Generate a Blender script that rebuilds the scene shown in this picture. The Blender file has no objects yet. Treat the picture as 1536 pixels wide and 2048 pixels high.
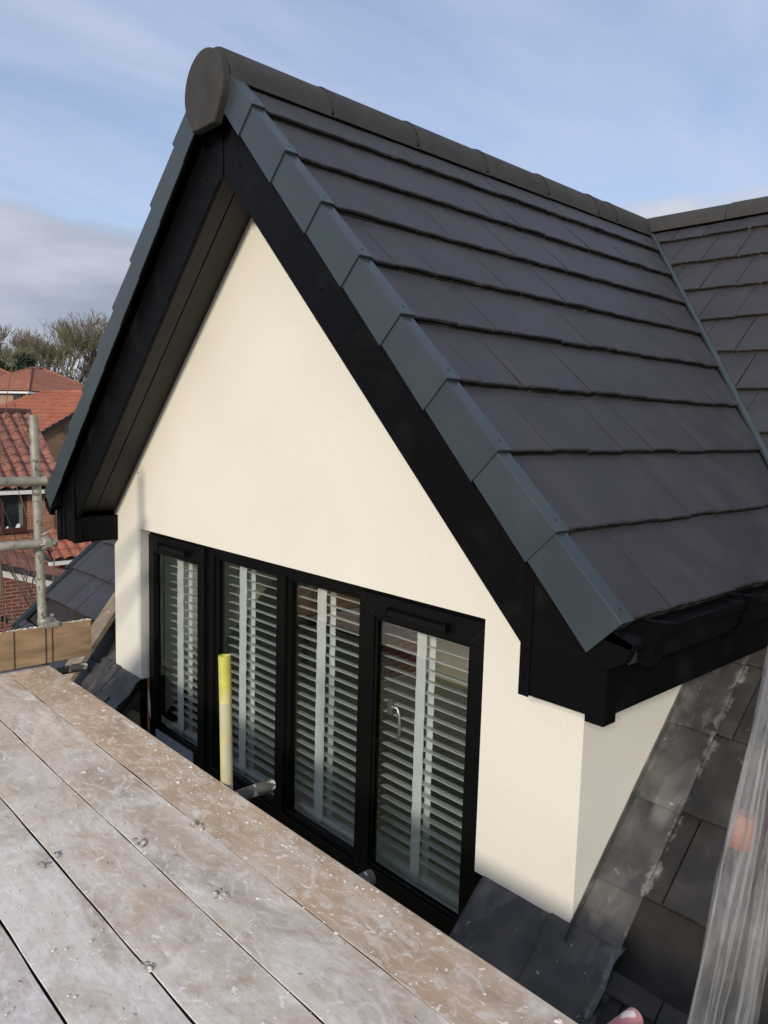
import bpy, bmesh, math, random
from mathutils import Vector, Matrix, Euler
R_=math.radians; V=Vector
S=bpy.context.scene; COL=S.collection
rnd=random.Random(7)
# ------------------------------------------------------------------ camera
cd=bpy.data.cameras.new('camera'); cam=bpy.data.objects.new('camera',cd); COL.objects.link(cam)
CP=V((3.8996,-1.8418,0.593)); CE=(R_(83.539),R_(-1.605),R_(47.228))
cam.location=CP; cam.rotation_euler=CE
cd.sensor_fit='VERTICAL'; cd.sensor_height=36; cd.lens=36*1541.2/2048; cd.clip_start=.02; cd.clip_end=900
S.camera=cam
# ------------------------------------------------------------------ sun, sky, exposure
AZ,EL=30.0,20.5
sd=V((math.sin(R_(AZ))*math.cos(R_(EL)),-math.cos(R_(AZ))*math.cos(R_(EL)),math.sin(R_(EL))))
ld=bpy.data.lights.new('sun','SUN'); ld.energy=3.15; ld.angle=R_(6.5); ld.color=(1,.90,.76)
lo=bpy.data.objects.new('sun',ld); COL.objects.link(lo); lo.rotation_euler=sd.to_track_quat('Z','Y').to_euler(); lo.location=(6,-8,6)
W=bpy.data.worlds.new('World'); S.world=W; W.use_nodes=True
def build_world():
    nt=W.node_tree; nt.nodes.clear(); N=nt.nodes.new; L=nt.links.new
    out=N('ShaderNodeOutputWorld'); bg=N('ShaderNodeBackground'); L(bg.outputs[0],out.inputs[0])
    sky=N('ShaderNodeTexSky'); sky.sky_type='NISHITA'; sky.sun_disc=False
    sky.sun_elevation=R_(EL); sky.sun_rotation=R_(180-AZ); sky.air_density=1.0; sky.dust_density=.6; sky.ozone_density=3.0
    tc=N('ShaderNodeTexCoord'); sep=N('ShaderNodeSeparateXYZ'); L(tc.outputs['Generated'],sep.inputs[0])
    # cloud plane coordinates: direction / (z+0.18)
    ad=N('ShaderNodeMath'); ad.operation='ADD'; ad.inputs[1].default_value=.16; L(sep.outputs[2],ad.inputs[0])
    mx=N('ShaderNodeMath'); mx.operation='MAXIMUM'; mx.inputs[1].default_value=.05; L(ad.outputs[0],mx.inputs[0])
    dv=N('ShaderNodeVectorMath'); dv.operation='DIVIDE'; L(tc.outputs['Generated'],dv.inputs[0])
    cb=N('ShaderNodeCombineXYZ'); [L(mx.outputs[0],cb.inputs[i]) for i in range(3)]; L(cb.outputs[0],dv.inputs[1])
    mp=N('ShaderNodeMapping'); mp.inputs['Scale'].default_value=(1.5,.6,1.0); mp.inputs['Rotation'].default_value=(0,0,R_(38)); mp.inputs['Location'].default_value=(3.1,1.4,0); L(dv.outputs[0],mp.inputs[0])
    nz=N('ShaderNodeTexNoise'); nz.inputs['Scale'].default_value=1.7; nz.inputs['Detail'].default_value=8; nz.inputs['Roughness'].default_value=.56; nz.inputs['Distortion'].default_value=.6; L(mp.outputs[0],nz.inputs['Vector'])
    r1=N('ShaderNodeValToRGB'); r1.color_ramp.elements[0].position=.34; r1.color_ramp.elements[0].color=(.34,.34,.34,1); r1.color_ramp.elements[1].position=.72; r1.color_ramp.elements[1].color=(.84,.84,.84,1); L(nz.outputs[0],r1.inputs[0])
    veil=N('ShaderNodeMixRGB'); veil.inputs[2].default_value=(3.9,4.35,5.6,1); L(r1.outputs[0],veil.inputs[0])
    tint=N('ShaderNodeMixRGB'); tint.blend_type='MULTIPLY'; tint.inputs[0].default_value=1; tint.inputs[2].default_value=(1.12,1.02,1.0,1); L(sky.outputs[0],tint.inputs[1]); L(tint.outputs[0],veil.inputs[1])
    # low grey bank
    n2=N('ShaderNodeTexNoise'); n2.inputs['Scale'].default_value=2.6; n2.inputs['Detail'].default_value=7; n2.inputs['Roughness'].default_value=.55
    m2=N('ShaderNodeMapping'); m2.inputs['Scale'].default_value=(1,1,3.6); m2.inputs['Location'].default_value=(.3,.7,.2); L(tc.outputs['Generated'],m2.inputs[0]); L(m2.outputs[0],n2.inputs['Vector'])
    r2=N('ShaderNodeMapRange'); r2.inputs['From Min'].default_value=.42; r2.inputs['From Max'].default_value=.56; L(n2.outputs[0],r2.inputs[0])
    zr=N('ShaderNodeMapRange'); zr.inputs['From Min'].default_value=.255; zr.inputs['From Max'].default_value=.215; L(sep.outputs[2],zr.inputs[0])
    xr=N('ShaderNodeMapRange'); xr.inputs['From Min'].default_value=-.90; xr.inputs['From Max'].default_value=-.955; L(sep.outputs[0],xr.inputs[0])
    # bank edge wobble
    zz=N('ShaderNodeMath'); zz.operation='MULTIPLY_ADD'; zz.inputs[1].default_value=-.30; L(n2.outputs[0],zz.inputs[0]); L(sep.outputs[2],zz.inputs[2])
    za=N('ShaderNodeMath'); za.operation='ADD'; za.inputs[1].default_value=.15; L(zz.outputs[0],za.inputs[0]); L(za.outputs[0],zr.inputs[0])
    r3=N('ShaderNodeValToRGB'); e=r3.color_ramp.elements; e[0].position=.38; e[0].color=(2.3,2.6,3.3,1); e[1].position=.64; e[1].color=(4.2,4.4,4.9,1)
    L(n2.outputs[0],r3.inputs[0])
    mm=N('ShaderNodeMath'); mm.operation='MULTIPLY'; mm.inputs[1].default_value=.93; L(zr.outputs[0],mm.inputs[0])
    bank=N('ShaderNodeMixRGB'); L(mm.outputs[0],bank.inputs[0]); L(veil.outputs[0],bank.inputs[1]); L(r3.outputs[0],bank.inputs[2])
    L(bank.outputs[0],bg.inputs[0]); bg.inputs[1].default_value=.15
build_world()
S.view_settings.view_transform='Standard'; S.view_settings.look='None'; S.view_settings.exposure=.0; S.view_settings.gamma=1
S.render.engine='CYCLES'
# ------------------------------------------------------------------ materials
def mat(name,col,rough=.6,metal=0,spec=.5,var=0,vscale=8,bump=0,bscale=60,bdist=.002,col2=None,mask=(.45,.65),mscale=6,mstretch=(1,1,1),rand=0,detail=6,rough2=None,bstretch=None,coord='Object'):
    m=bpy.data.materials.new(name); m.use_nodes=True; nt=m.node_tree; N=nt.nodes.new; L=nt.links.new
    b=nt.nodes['Principled BSDF']; b.inputs['Roughness'].default_value=rough; b.inputs['Metallic'].default_value=metal
    b.inputs['Specular IOR Level'].default_value=spec; b.inputs['Base Color'].default_value=(*col,1)
    tc=N('ShaderNodeTexCoord'); oi=N('ShaderNodeObjectInfo'); av=N('ShaderNodeVectorMath'); av.operation='MULTIPLY_ADD'
    rv=N('ShaderNodeCombineXYZ'); L(oi.outputs['Random'],rv.inputs[0]); L(oi.outputs['Random'],rv.inputs[1])
    av.inputs[1].default_value=(17,31,7); L(rv.outputs[0],av.inputs[0]); L(tc.outputs[coord],av.inputs[2]); vec=av.outputs[0]
    cur=None
    def noise(sc,st,det=detail):
        mp=N('ShaderNodeMapping'); mp.inputs['Scale'].default_value=st; L(vec,mp.inputs[0])
        n=N('ShaderNodeTexNoise'); n.inputs['Scale'].default_value=sc; n.inputs['Detail'].default_value=det; L(mp.outputs[0],n.inputs['Vector']); return n
    cur=None
    if col2 is not None:
        n=noise(mscale,mstretch); r=N('ShaderNodeMapRange'); r.inputs['From Min'].default_value=mask[0]; r.inputs['From Max'].default_value=mask[1]; L(n.outputs[0],r.inputs[0])
        mxx=N('ShaderNodeMixRGB'); mxx.inputs[1].default_value=(*col,1); mxx.inputs[2].default_value=(*col2,1); L(r.outputs[0],mxx.inputs[0]); cur=mxx.outputs[0]
        if rough2 is not None:
            rr=N('ShaderNodeMapRange'); rr.inputs['To Min'].default_value=rough; rr.inputs['To Max'].default_value=rough2; L(r.outputs[0],rr.inputs[0]); L(rr.outputs[0],b.inputs['Roughness'])
    if var or rand:
        hs=N('ShaderNodeHueSaturation'); 
        if cur: L(cur,hs.inputs['Color'])
        else: hs.inputs['Color'].default_value=(*col,1)
        n=noise(vscale,mstretch,4); r=N('ShaderNodeMapRange'); r.inputs['From Min'].default_value=.3; r.inputs['From Max'].default_value=.7; r.inputs['To Min'].default_value=1-var; r.inputs['To Max'].default_value=1+var; L(n.outputs[0],r.inputs[0])
        rr=N('ShaderNodeMapRange'); rr.inputs['To Min'].default_value=-rand; rr.inputs['To Max'].default_value=rand; L(oi.outputs['Random'],rr.inputs[0])
        ad=N('ShaderNodeMath'); ad.operation='ADD'; L(r.outputs[0],ad.inputs[0]); L(rr.outputs[0],ad.inputs[1]); L(ad.outputs[0],hs.inputs['Value']); cur=hs.outputs[0]
    if cur: L(cur,b.inputs['Base Color'])
    if bump:
        n=noise(bscale,bstretch or (1,1,1),3); bp=N('ShaderNodeBump'); bp.inputs['Strength'].default_value=bump; bp.inputs['Distance'].default_value=bdist; L(n.outputs[0],bp.inputs['Height']); L(bp.outputs[0],b.inputs['Normal'])
    m['b']=1
    return m
def tools(m):
    nt=m.node_tree; return nt,nt.nodes.new,nt.links.new,nt.nodes['Principled BSDF']
def tile_var(m,amt=.12):   # per-tile tone from mesh island
    nt,N,L,b=tools(m); g=N('ShaderNodeNewGeometry'); src=b.inputs['Base Color'].links
    hs=N('ShaderNodeHueSaturation')
    if src: L(src[0].from_socket,hs.inputs['Color'])
    else: hs.inputs['Color'].default_value=b.inputs['Base Color'].default_value
    r=N('ShaderNodeMapRange'); r.inputs['To Min'].default_value=1-amt; r.inputs['To Max'].default_value=1+amt; L(g.outputs['Random Per Island'],r.inputs[0]); L(r.outputs[0],hs.inputs['Value']); L(hs.outputs[0],b.inputs['Base Color']); return m
def specks(m,col,scale,thr,amt=.8,rough=None,stretch=(1,1,1),lo=None):  # small marks: voronoi cells thresholded
    nt,N,L,b=tools(m); tc=N('ShaderNodeTexCoord'); mp=N('ShaderNodeMapping'); mp.inputs['Scale'].default_value=stretch; mp.inputs['Location'].default_value=(3.3*scale*.01,1.7,.4); L(tc.outputs['Object'],mp.inputs[0])
    nz=N('ShaderNodeTexNoise'); nz.inputs['Scale'].default_value=scale; nz.inputs['Detail'].default_value=3; nz.inputs['Distortion'].default_value=.6; L(mp.outputs[0],nz.inputs['Vector'])
    r=N('ShaderNodeMapRange'); r.inputs['From Min'].default_value=thr; r.inputs['From Max'].default_value=thr+(lo or .025); r.inputs['To Max'].default_value=amt; L(nz.outputs[0],r.inputs[0])
    mx=N('ShaderNodeMixRGB'); src=b.inputs['Base Color'].links
    if src: L(src[0].from_socket,mx.inputs[1])
    else: mx.inputs[1].default_value=b.inputs['Base Color'].default_value
    mx.inputs[2].default_value=(*col,1); L(r.outputs[0],mx.inputs[0]); L(mx.outputs[0],b.inputs['Base Color']); return m
M={}
M['render']=mat('cream_render',(.755,.72,.635),.92,spec=.2,var=.035,vscale=1.6,bump=.5,bscale=190,bdist=.0035)
M['tile']=tile_var(mat('slate_tile',(.040,.0395,.047),.55,spec=.36,var=.10,vscale=5,bump=.12,bscale=300,bdist=.0006,rough2=.66,col2=(.048,.047,.053),mask=(.4,.7),mscale=9),.035)
specks(M['tile'],(.16,.15,.14),30,.73,.5)
M['tileold']=specks(tile_var(mat('old_slate_tile',(.034,.032,.030),.62,spec=.35,var=.2,vscale=7,bump=.25,bscale=120,bdist=.001,col2=(.058,.054,.050),mask=(.5,.75),mscale=10),.22),(.35,.34,.32),42,.735,.8)
M['mortar']=mat('tile_edge',(.022,.019,.016),.8,var=.3,vscale=20)
M['lip']=specks(mat('tile_lip',(.030,.027,.024),.75,var=.3,vscale=25,col2=(.085,.072,.055),mask=(.50,.66),mscale=14),(.22,.19,.14),24,.64,.8)
M['ridge']=mat('ridge_concrete',(.046,.044,.042),.8,spec=.3,var=.14,vscale=12,bump=.35,bscale=180,bdist=.001,rand=.1)
M['cap']=specks(mat('verge_plastic',(.036,.049,.057),.36,spec=.5,var=.06,vscale=6,rand=.04,col2=(.048,.060,.066),mask=(.5,.8),mscale=4,bump=.05,bscale=30,rough2=.55),(.28,.29,.28),16,.80,.35,lo=.12)
M['black']=mat('black_upvc',(.0026,.0026,.0030),.5,spec=.11,var=.25,vscale=9,bump=.06,bscale=160,bdist=.0006,col2=(.011,.0105,.010),mask=(.55,.8),mscale=7,rough2=.6)
M['soffit']=mat('soffit_upvc',(.016,.0135,.0115),.5,spec=.4,var=.15,vscale=3,bump=.15,bscale=20,bstretch=(1,9,1),bdist=.0008)
M['frame']=mat('window_frame_black',(.0028,.0028,.0032),.42,spec=.2,var=.2,vscale=12,bump=.04,bscale=120)
M['lead']=specks(specks(mat('lead',(.058,.057,.057),.5,metal=.15,spec=.4,var=.3,vscale=9,bump=.55,bscale=16,bdist=.006,col2=(.105,.10,.092),mask=(.42,.70),mscale=6,rough2=.68),(.30,.295,.28),7,.52,.55,lo=.26,stretch=(1.6,.7,1)),(.62,.61,.58),46,.70,.7,lo=.05)
def residue(m,x0):
    nt,N,L,b=tools(m); tc=N('ShaderNodeTexCoord'); sp=N('ShaderNodeSeparateXYZ'); L(tc.outputs['Object'],sp.inputs[0])
    d=N('ShaderNodeMath'); d.operation='SUBTRACT'; d.inputs[1].default_value=x0; L(sp.outputs[0],d.inputs[0]); ab=N('ShaderNodeMath'); ab.operation='ABSOLUTE'; L(d.outputs[0],ab.inputs[0])
    r=N('ShaderNodeMapRange'); r.inputs['From Min'].default_value=.026; r.inputs['From Max'].default_value=.0; L(ab.outputs[0],r.inputs[0])
    n=N('ShaderNodeTexNoise'); n.inputs['Scale'].default_value=15; n.inputs['Detail'].default_value=9; n.inputs['Roughness'].default_value=.7; L(tc.outputs['Object'],n.inputs['Vector'])
    a=N('ShaderNodeMath'); a.operation='MULTIPLY_ADD'; a.inputs[1].default_value=.20; L(r.outputs[0],a.inputs[0]); L(n.outputs[0],a.inputs[2])
    q=N('ShaderNodeMapRange'); q.inputs['From Min'].default_value=.66; q.inputs['From Max'].default_value=.86; q.inputs['To Max'].default_value=.6; L(a.outputs[0],q.inputs[0])
    mx=N('ShaderNodeMixRGB'); L(b.inputs['Base Color'].links[0].from_socket,mx.inputs[1]); mx.inputs[2].default_value=(.46,.45,.43,1); L(q.outputs[0],mx.inputs[0]); L(mx.outputs[0],b.inputs['Base Color'])
residue(M['lead'],2.912); residue(M['tileold'],2.918)
M['blind']=mat('blind_slat',(.80,.81,.79),.45,var=.03)
M['tape']=mat('blind_tape',(.80,.82,.82),.85,bump=.4,bscale=300,bdist=.0006,var=.05,vscale=30)
M['wall_in']=mat('interior_plaster',(.76,.72,.60),.9,var=.04)
M['floor_in']=mat('interior_carpet',(.38,.34,.28),.95,var=.2)
M['galv']=specks(mat('galvanised_tube',(.30,.295,.25),.55,metal=.35,spec=.4,var=.22,vscale=14,bump=.3,bscale=60,bdist=.0015,col2=(.42,.41,.36),mask=(.45,.7),mscale=18,rough2=.7),(.10,.075,.055),30,.60,.8,lo=.06)
M['galvd']=specks(mat('dirty_tube',(.10,.10,.085),.6,metal=.3,var=.25,vscale=20,bump=.5,bscale=90,bdist=.002),(.62,.61,.58),26,.60,.95)
M['pink']=specks(mat('pink_tube',(.52,.23,.25),.7,var=.12,vscale=20,bump=.3,bscale=60),(.75,.72,.70),22,.62,.9)
M['ply']=specks(mat('toe_board',(.33,.225,.125),.8,var=.22,vscale=5,bump=.35,bscale=12,bstretch=(1,1,7),bdist=.002,col2=(.20,.135,.075),mask=(.45,.72),mscale=6,mstretch=(1,1,4)),(.10,.07,.04),38,.70,.7)
M['timber']=specks(mat('old_timber',(.30,.23,.155),.85,var=.25,vscale=9,bump=.4,bscale=30,bstretch=(3,.6,3),col2=(.17,.145,.12),mask=(.4,.65),mscale=8),(.7,.66,.58),30,.68,.9)
M['splash']=mat('plaster',(.70,.67,.60),.9,var=.15,vscale=30,bump=.5,bscale=90)
M['glue']=mat('grey_plaster',(.36,.35,.33),.9,var=.35,vscale=25,bump=.8,bscale=60,bdist=.004)
M['crust']=mat('plaster_crust',(.50,.47,.41),.9,var=.4,vscale=60,bump=.9,bscale=140,bdist=.003,col2=(.20,.19,.18),mask=(.45,.6),mscale=50)
M['white']=mat('white_paint',(.72,.72,.70),.5)
M['brownwin']=mat('brown_frame',(.075,.028,.022),.5,var=.1)
M['darkglass']=mat('dark_glass',(.02,.026,.03),.06,spec=.9)
M['curtain']=mat('net_curtain',(.16,.16,.13),.8)
M['bark']=mat('bark',(.21,.175,.135),.9,var=.3,vscale=2)
M['barkg']=mat('mossy_bark',(.19,.18,.10),.9,var=.3,vscale=2)
M['ivy']=tile_var(mat('ivy_leaves',(.040,.055,.018),.6,var=.3,vscale=1),.5)
M['conif']=tile_var(mat('conifer_needles',(.020,.034,.016),.7,var=.3,vscale=1),.5)
M['scrub']=tile_var(mat('scrub_twigs',(.105,.085,.058),.9,var=.3,vscale=.4),.4)
M['shrub']=tile_var(mat('shrub_leaves',(.022,.036,.014),.5,var=.2),.5)
M['grass']=mat('grass',(.055,.075,.03),.95,var=.3,vscale=.5)
M['twig']=mat('twig',(.16,.115,.075),.85,var=.2)
M['steel']=mat('steel',(.5,.5,.5),.35,metal=.8)
M['blue']=mat('blue_tape',(.01,.015,.22),.6)
M['copper']=mat('timber_edge',(.42,.19,.09),.7,var=.2)
M['greytape']=mat('grey_film',(.16,.18,.22),.5,var=.05)
def glass_mat():
    m=bpy.data.materials.new('window_glass'); m.use_nodes=True; nt=m.node_tree; N=nt.nodes.new; L=nt.links.new; nt.nodes.clear()
    o=N('ShaderNodeOutputMaterial'); mx=N('ShaderNodeMixShader'); t=N('ShaderNodeBsdfTransparent'); g=N('ShaderNodeBsdfGlossy'); f=N('ShaderNodeLayerWeight'); pw=N('ShaderNodeMath'); pw.operation='POWER'; pw.inputs[1].default_value=4.0; L(f.outputs['Facing'],pw.inputs[0])
    t.inputs[0].default_value=(.93,.95,.94,1); g.inputs['Roughness'].default_value=.01
    ad=N('ShaderNodeMath'); ad.operation='MULTIPLY_ADD'; ad.inputs[1].default_value=.8; ad.inputs[2].default_value=.12; L(pw.outputs[0],ad.inputs[0]); L(ad.outputs[0],mx.inputs[0]); L(t.outputs[0],mx.inputs[1]); L(g.outputs[0],mx.inputs[2]); L(mx.outputs[0],o.inputs[0]); return m
M['glass']=glass_mat()
def plastic_mat():
    m=bpy.data.materials.new('polythene'); m.use_nodes=True; nt=m.node_tree; N=nt.nodes.new; L=nt.links.new; nt.nodes.clear(); o=N('ShaderNodeOutputMaterial')
    t=N('ShaderNodeBsdfTransparent'); t.inputs[0].default_value=(.995,.995,.995,1)
    d=N('ShaderNodeBsdfDiffuse'); d.inputs[0].default_value=(.86,.87,.88,1); tr=N('ShaderNodeBsdfTranslucent'); tr.inputs[0].default_value=(.86,.87,.88,1)
    g=N('ShaderNodeBsdfGlossy'); g.inputs['Roughness'].default_value=.12
    veil=N('ShaderNodeMixShader'); veil.inputs[0].default_value=.45; L(d.outputs[0],veil.inputs[1]); L(tr.outputs[0],veil.inputs[2])
    tc=N('ShaderNodeTexCoord'); mp=N('ShaderNodeMapping'); mp.inputs['Scale'].default_value=(1,1,.3); L(tc.outputs['Object'],mp.inputs[0])
    n=N('ShaderNodeTexNoise'); n.inputs['Scale'].default_value=26; n.inputs['Detail'].default_value=3; n.inputs['Distortion'].default_value=.8; L(mp.outputs[0],n.inputs['Vector'])
    r=N('ShaderNodeMapRange'); r.inputs['From Min'].default_value=.35; r.inputs['From Max'].default_value=.7; r.inputs['To Min'].default_value=.05; r.inputs['To Max'].default_value=.17; L(n.outputs[0],r.inputs[0])
    lw=N('ShaderNodeLayerWeight'); lw.inputs[0].default_value=.5; pw=N('ShaderNodeMath'); pw.operation='POWER'; pw.inputs[1].default_value=2.5; L(lw.outputs['Facing'],pw.inputs[0])
    ad=N('ShaderNodeMath'); ad.operation='MULTIPLY_ADD'; ad.inputs[1].default_value=.55; ad.use_clamp=True; L(pw.outputs[0],ad.inputs[0]); L(r.outputs[0],ad.inputs[2])
    m1=N('ShaderNodeMixShader'); L(ad.outputs[0],m1.inputs[0]); L(t.outputs[0],m1.inputs[1]); L(veil.outputs[0],m1.inputs[2])
    gf=N('ShaderNodeMath'); gf.operation='MULTIPLY_ADD'; gf.inputs[1].default_value=.4; gf.inputs[2].default_value=.06; L(pw.outputs[0],gf.inputs[0])
    m2=N('ShaderNodeMixShader'); L(gf.outputs[0],m2.inputs[0]); L(m1.outputs[0],m2.inputs[1]); L(g.outputs[0],m2.inputs[2]); L(m2.outputs[0],o.inputs[0])
    n2=N('ShaderNodeTexNoise'); n2.inputs['Scale'].default_value=70; n2.inputs['Detail'].default_value=3; L(mp.outputs[0],n2.inputs['Vector'])
    bp=N('ShaderNodeBump'); bp.inputs['Strength'].default_value=.5; bp.inputs['Distance'].default_value=.006; L(n2.outputs[0],bp.inputs['Height']); L(bp.outputs[0],g.inputs['Normal']); return m
M['poly']=plastic_mat()
def board_mat(name,base,paint,amt,thr):
    m=mat(name,base,.82,spec=.25,var=.16,vscale=3.0,mstretch=(.35,1.6,1),bump=.35,bscale=22,bstretch=(.25,4,1),bdist=.002,col2=tuple(c*.62 for c in base),mask=(.5,.78),mscale=7,rand=.05)
    nt,N,L,b=tools(m); tc=N('ShaderNodeTexCoord'); oi=N('ShaderNodeObjectInfo')
    av=N('ShaderNodeVectorMath'); av.operation='MULTIPLY_ADD'; cb=N('ShaderNodeCombineXYZ'); L(oi.outputs['Random'],cb.inputs[0]); L(oi.outputs['Random'],cb.inputs[1]); av.inputs[1].default_value=(11,5,0); L(cb.outputs[0],av.inputs[0]); L(tc.outputs['Object'],av.inputs[2])
    def layer(scale,t0,t1,am,col,st=(1,1,1),dist=.8,det=8):
        mp=N('ShaderNodeMapping'); mp.inputs['Scale'].default_value=st; mp.inputs['Location'].default_value=(scale*.37,scale*.11,0); L(av.outputs[0],mp.inputs[0])
        n=N('ShaderNodeTexNoise'); n.inputs['Scale'].default_value=scale; n.inputs['Detail'].default_value=det; n.inputs['Roughness'].default_value=.62; n.inputs['Distortion'].default_value=dist; L(mp.outputs[0],n.inputs['Vector'])
        r=N('ShaderNodeMapRange'); r.inputs['From Min'].default_value=t0; r.inputs['From Max'].default_value=t1; r.inputs['To Max'].default_value=am; L(n.outputs[0],r.inputs[0])
        mx=N('ShaderNodeMixRGB'); s=b.inputs['Base Color'].links; L(s[0].from_socket,mx.inputs[1]); mx.inputs[2].default_value=(*col,1); L(r.outputs[0],mx.inputs[0]); L(mx.outputs[0],b.inputs['Base Color'])
    layer(24,.48,.66,.30,tuple(c*.6 for c in base),(.14,4.0,1),.2,5)
    layer(4.5,thr-.10,thr+.14,amt,paint,(.7,1.1,1),1.2,10)
    layer(2.3,.50,.64,.45,tuple(c*.72 for c in base),(.8,1.4,1),.8,10)
    layer(17,.50,.66,.55,paint,(.7,1.2,1),2.0,9)
    layer(60,.50,.68,.35,tuple(c*.66 for c in base),(.6,1.2,1),.8,6)
    layer(7,.60,.68,.6,tuple(min(1,c*1.05) for c in paint),(.8,1.3,1),.7,7)
    layer(34,.645,.68,.9,(.86,.83,.76),(.8,1.2,1),.9,3)
    layer(46,.69,.74,.7,(.12,.085,.06),(.5,1.5,1),.2,3)
    return m
BM=[board_mat('board_brown',(.58,.43,.30),(.84,.80,.73),.6,.58),board_mat('board_grey',(.59,.475,.365),(.83,.79,.72),.8,.49),
    board_mat('board_pale',(.59,.485,.385),(.85,.81,.75),.8,.46),board_mat('board_pink',(.55,.435,.36),(.86,.83,.80),.9,.45)]
def brick_mat(name,h,c1,c2,mort,scale=1.0):
    m=bpy.data.materials.new(name); m.use_nodes=True; nt,N,L,b=tools(m); b.inputs['Roughness'].default_value=.9
    tc=N('ShaderNodeTexCoord'); d=N('ShaderNodeVectorMath'); d.operation='DOT_PRODUCT'; d.inputs[1].default_value=(h[0],h[1],0); L(tc.outputs['Object'],d.inputs[0])
    sp=N('ShaderNodeSeparateXYZ'); L(tc.outputs['Object'],sp.inputs[0]); cb=N('ShaderNodeCombineXYZ'); L(d.outputs['Value'],cb.inputs[0]); L(sp.outputs[2],cb.inputs[1])
    br=N('ShaderNodeTexBrick'); br.inputs['Scale'].default_value=1; br.inputs['Brick Width'].default_value=.176*scale; br.inputs['Row Height'].default_value=.0586*scale; br.inputs['Mortar Size'].default_value=.0065*scale; br.inputs['Mortar Smooth'].default_value=.2
    br.inputs['Color1'].default_value=(*c1,1); br.inputs['Color2'].default_value=(*c2,1); br.inputs['Mortar'].default_value=(*mort,1); L(cb.outputs[0],br.inputs['Vector'])
    nz=N('ShaderNodeTexNoise'); nz.inputs['Scale'].default_value=2.2; nz.inputs['Detail'].default_value=5; L(tc.outputs['Object'],nz.inputs['Vector'])
    hs=N('ShaderNodeHueSaturation'); r=N('ShaderNodeMapRange'); r.inputs['To Min'].default_value=.72; r.inputs['To Max'].default_value=1.28; L(nz.outputs[0],r.inputs[0]); L(r.outputs[0],hs.inputs['Value']); L(br.outputs[0],hs.inputs['Color']); L(hs.outputs[0],b.inputs['Base Color'])
    bp=N('ShaderNodeBump'); bp.inputs['Strength'].default_value=.5; bp.inputs['Distance'].default_value=.006; bp.invert=True; L(br.outputs['Fac'],bp.inputs['Height']); L(bp.outputs[0],b.inputs['Normal']); return m
M['brickA']=brick_mat('orange_brick',(0,1),(.36,.15,.085),(.27,.095,.06),(.34,.27,.18))
M['brickB']=brick_mat('brown_brick',(-.69,.72),(.29,.155,.09),(.22,.105,.065),(.25,.19,.12))
M['brickC']=brick_mat('pink_brick',(-.92,-.38),(.36,.22,.15),(.30,.17,.12),(.34,.27,.2),1.0)
M['brickD']=brick_mat('red_brick',(0,1),(.23,.065,.05),(.165,.042,.035),(.33,.26,.2))
M['panA']=tile_var(mat('clay_pantile',(.28,.11,.072),.8,var=.3,vscale=5,col2=(.15,.075,.062),mask=(.42,.62),mscale=8),.0)
M['panB']=mat('orange_pantile',(.36,.125,.068),.8,var=.2,vscale=3.0,col2=(.28,.095,.058),mask=(.45,.62),mscale=6)
M['panC']=mat('dull_pantile',(.31,.125,.078),.85,var=.1,vscale=1.2,col2=(.26,.11,.07),mask=(.45,.62),mscale=4)
M['panE']=mat('red_pantile',(.34,.11,.06),.8,var=.2,vscale=5)
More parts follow.
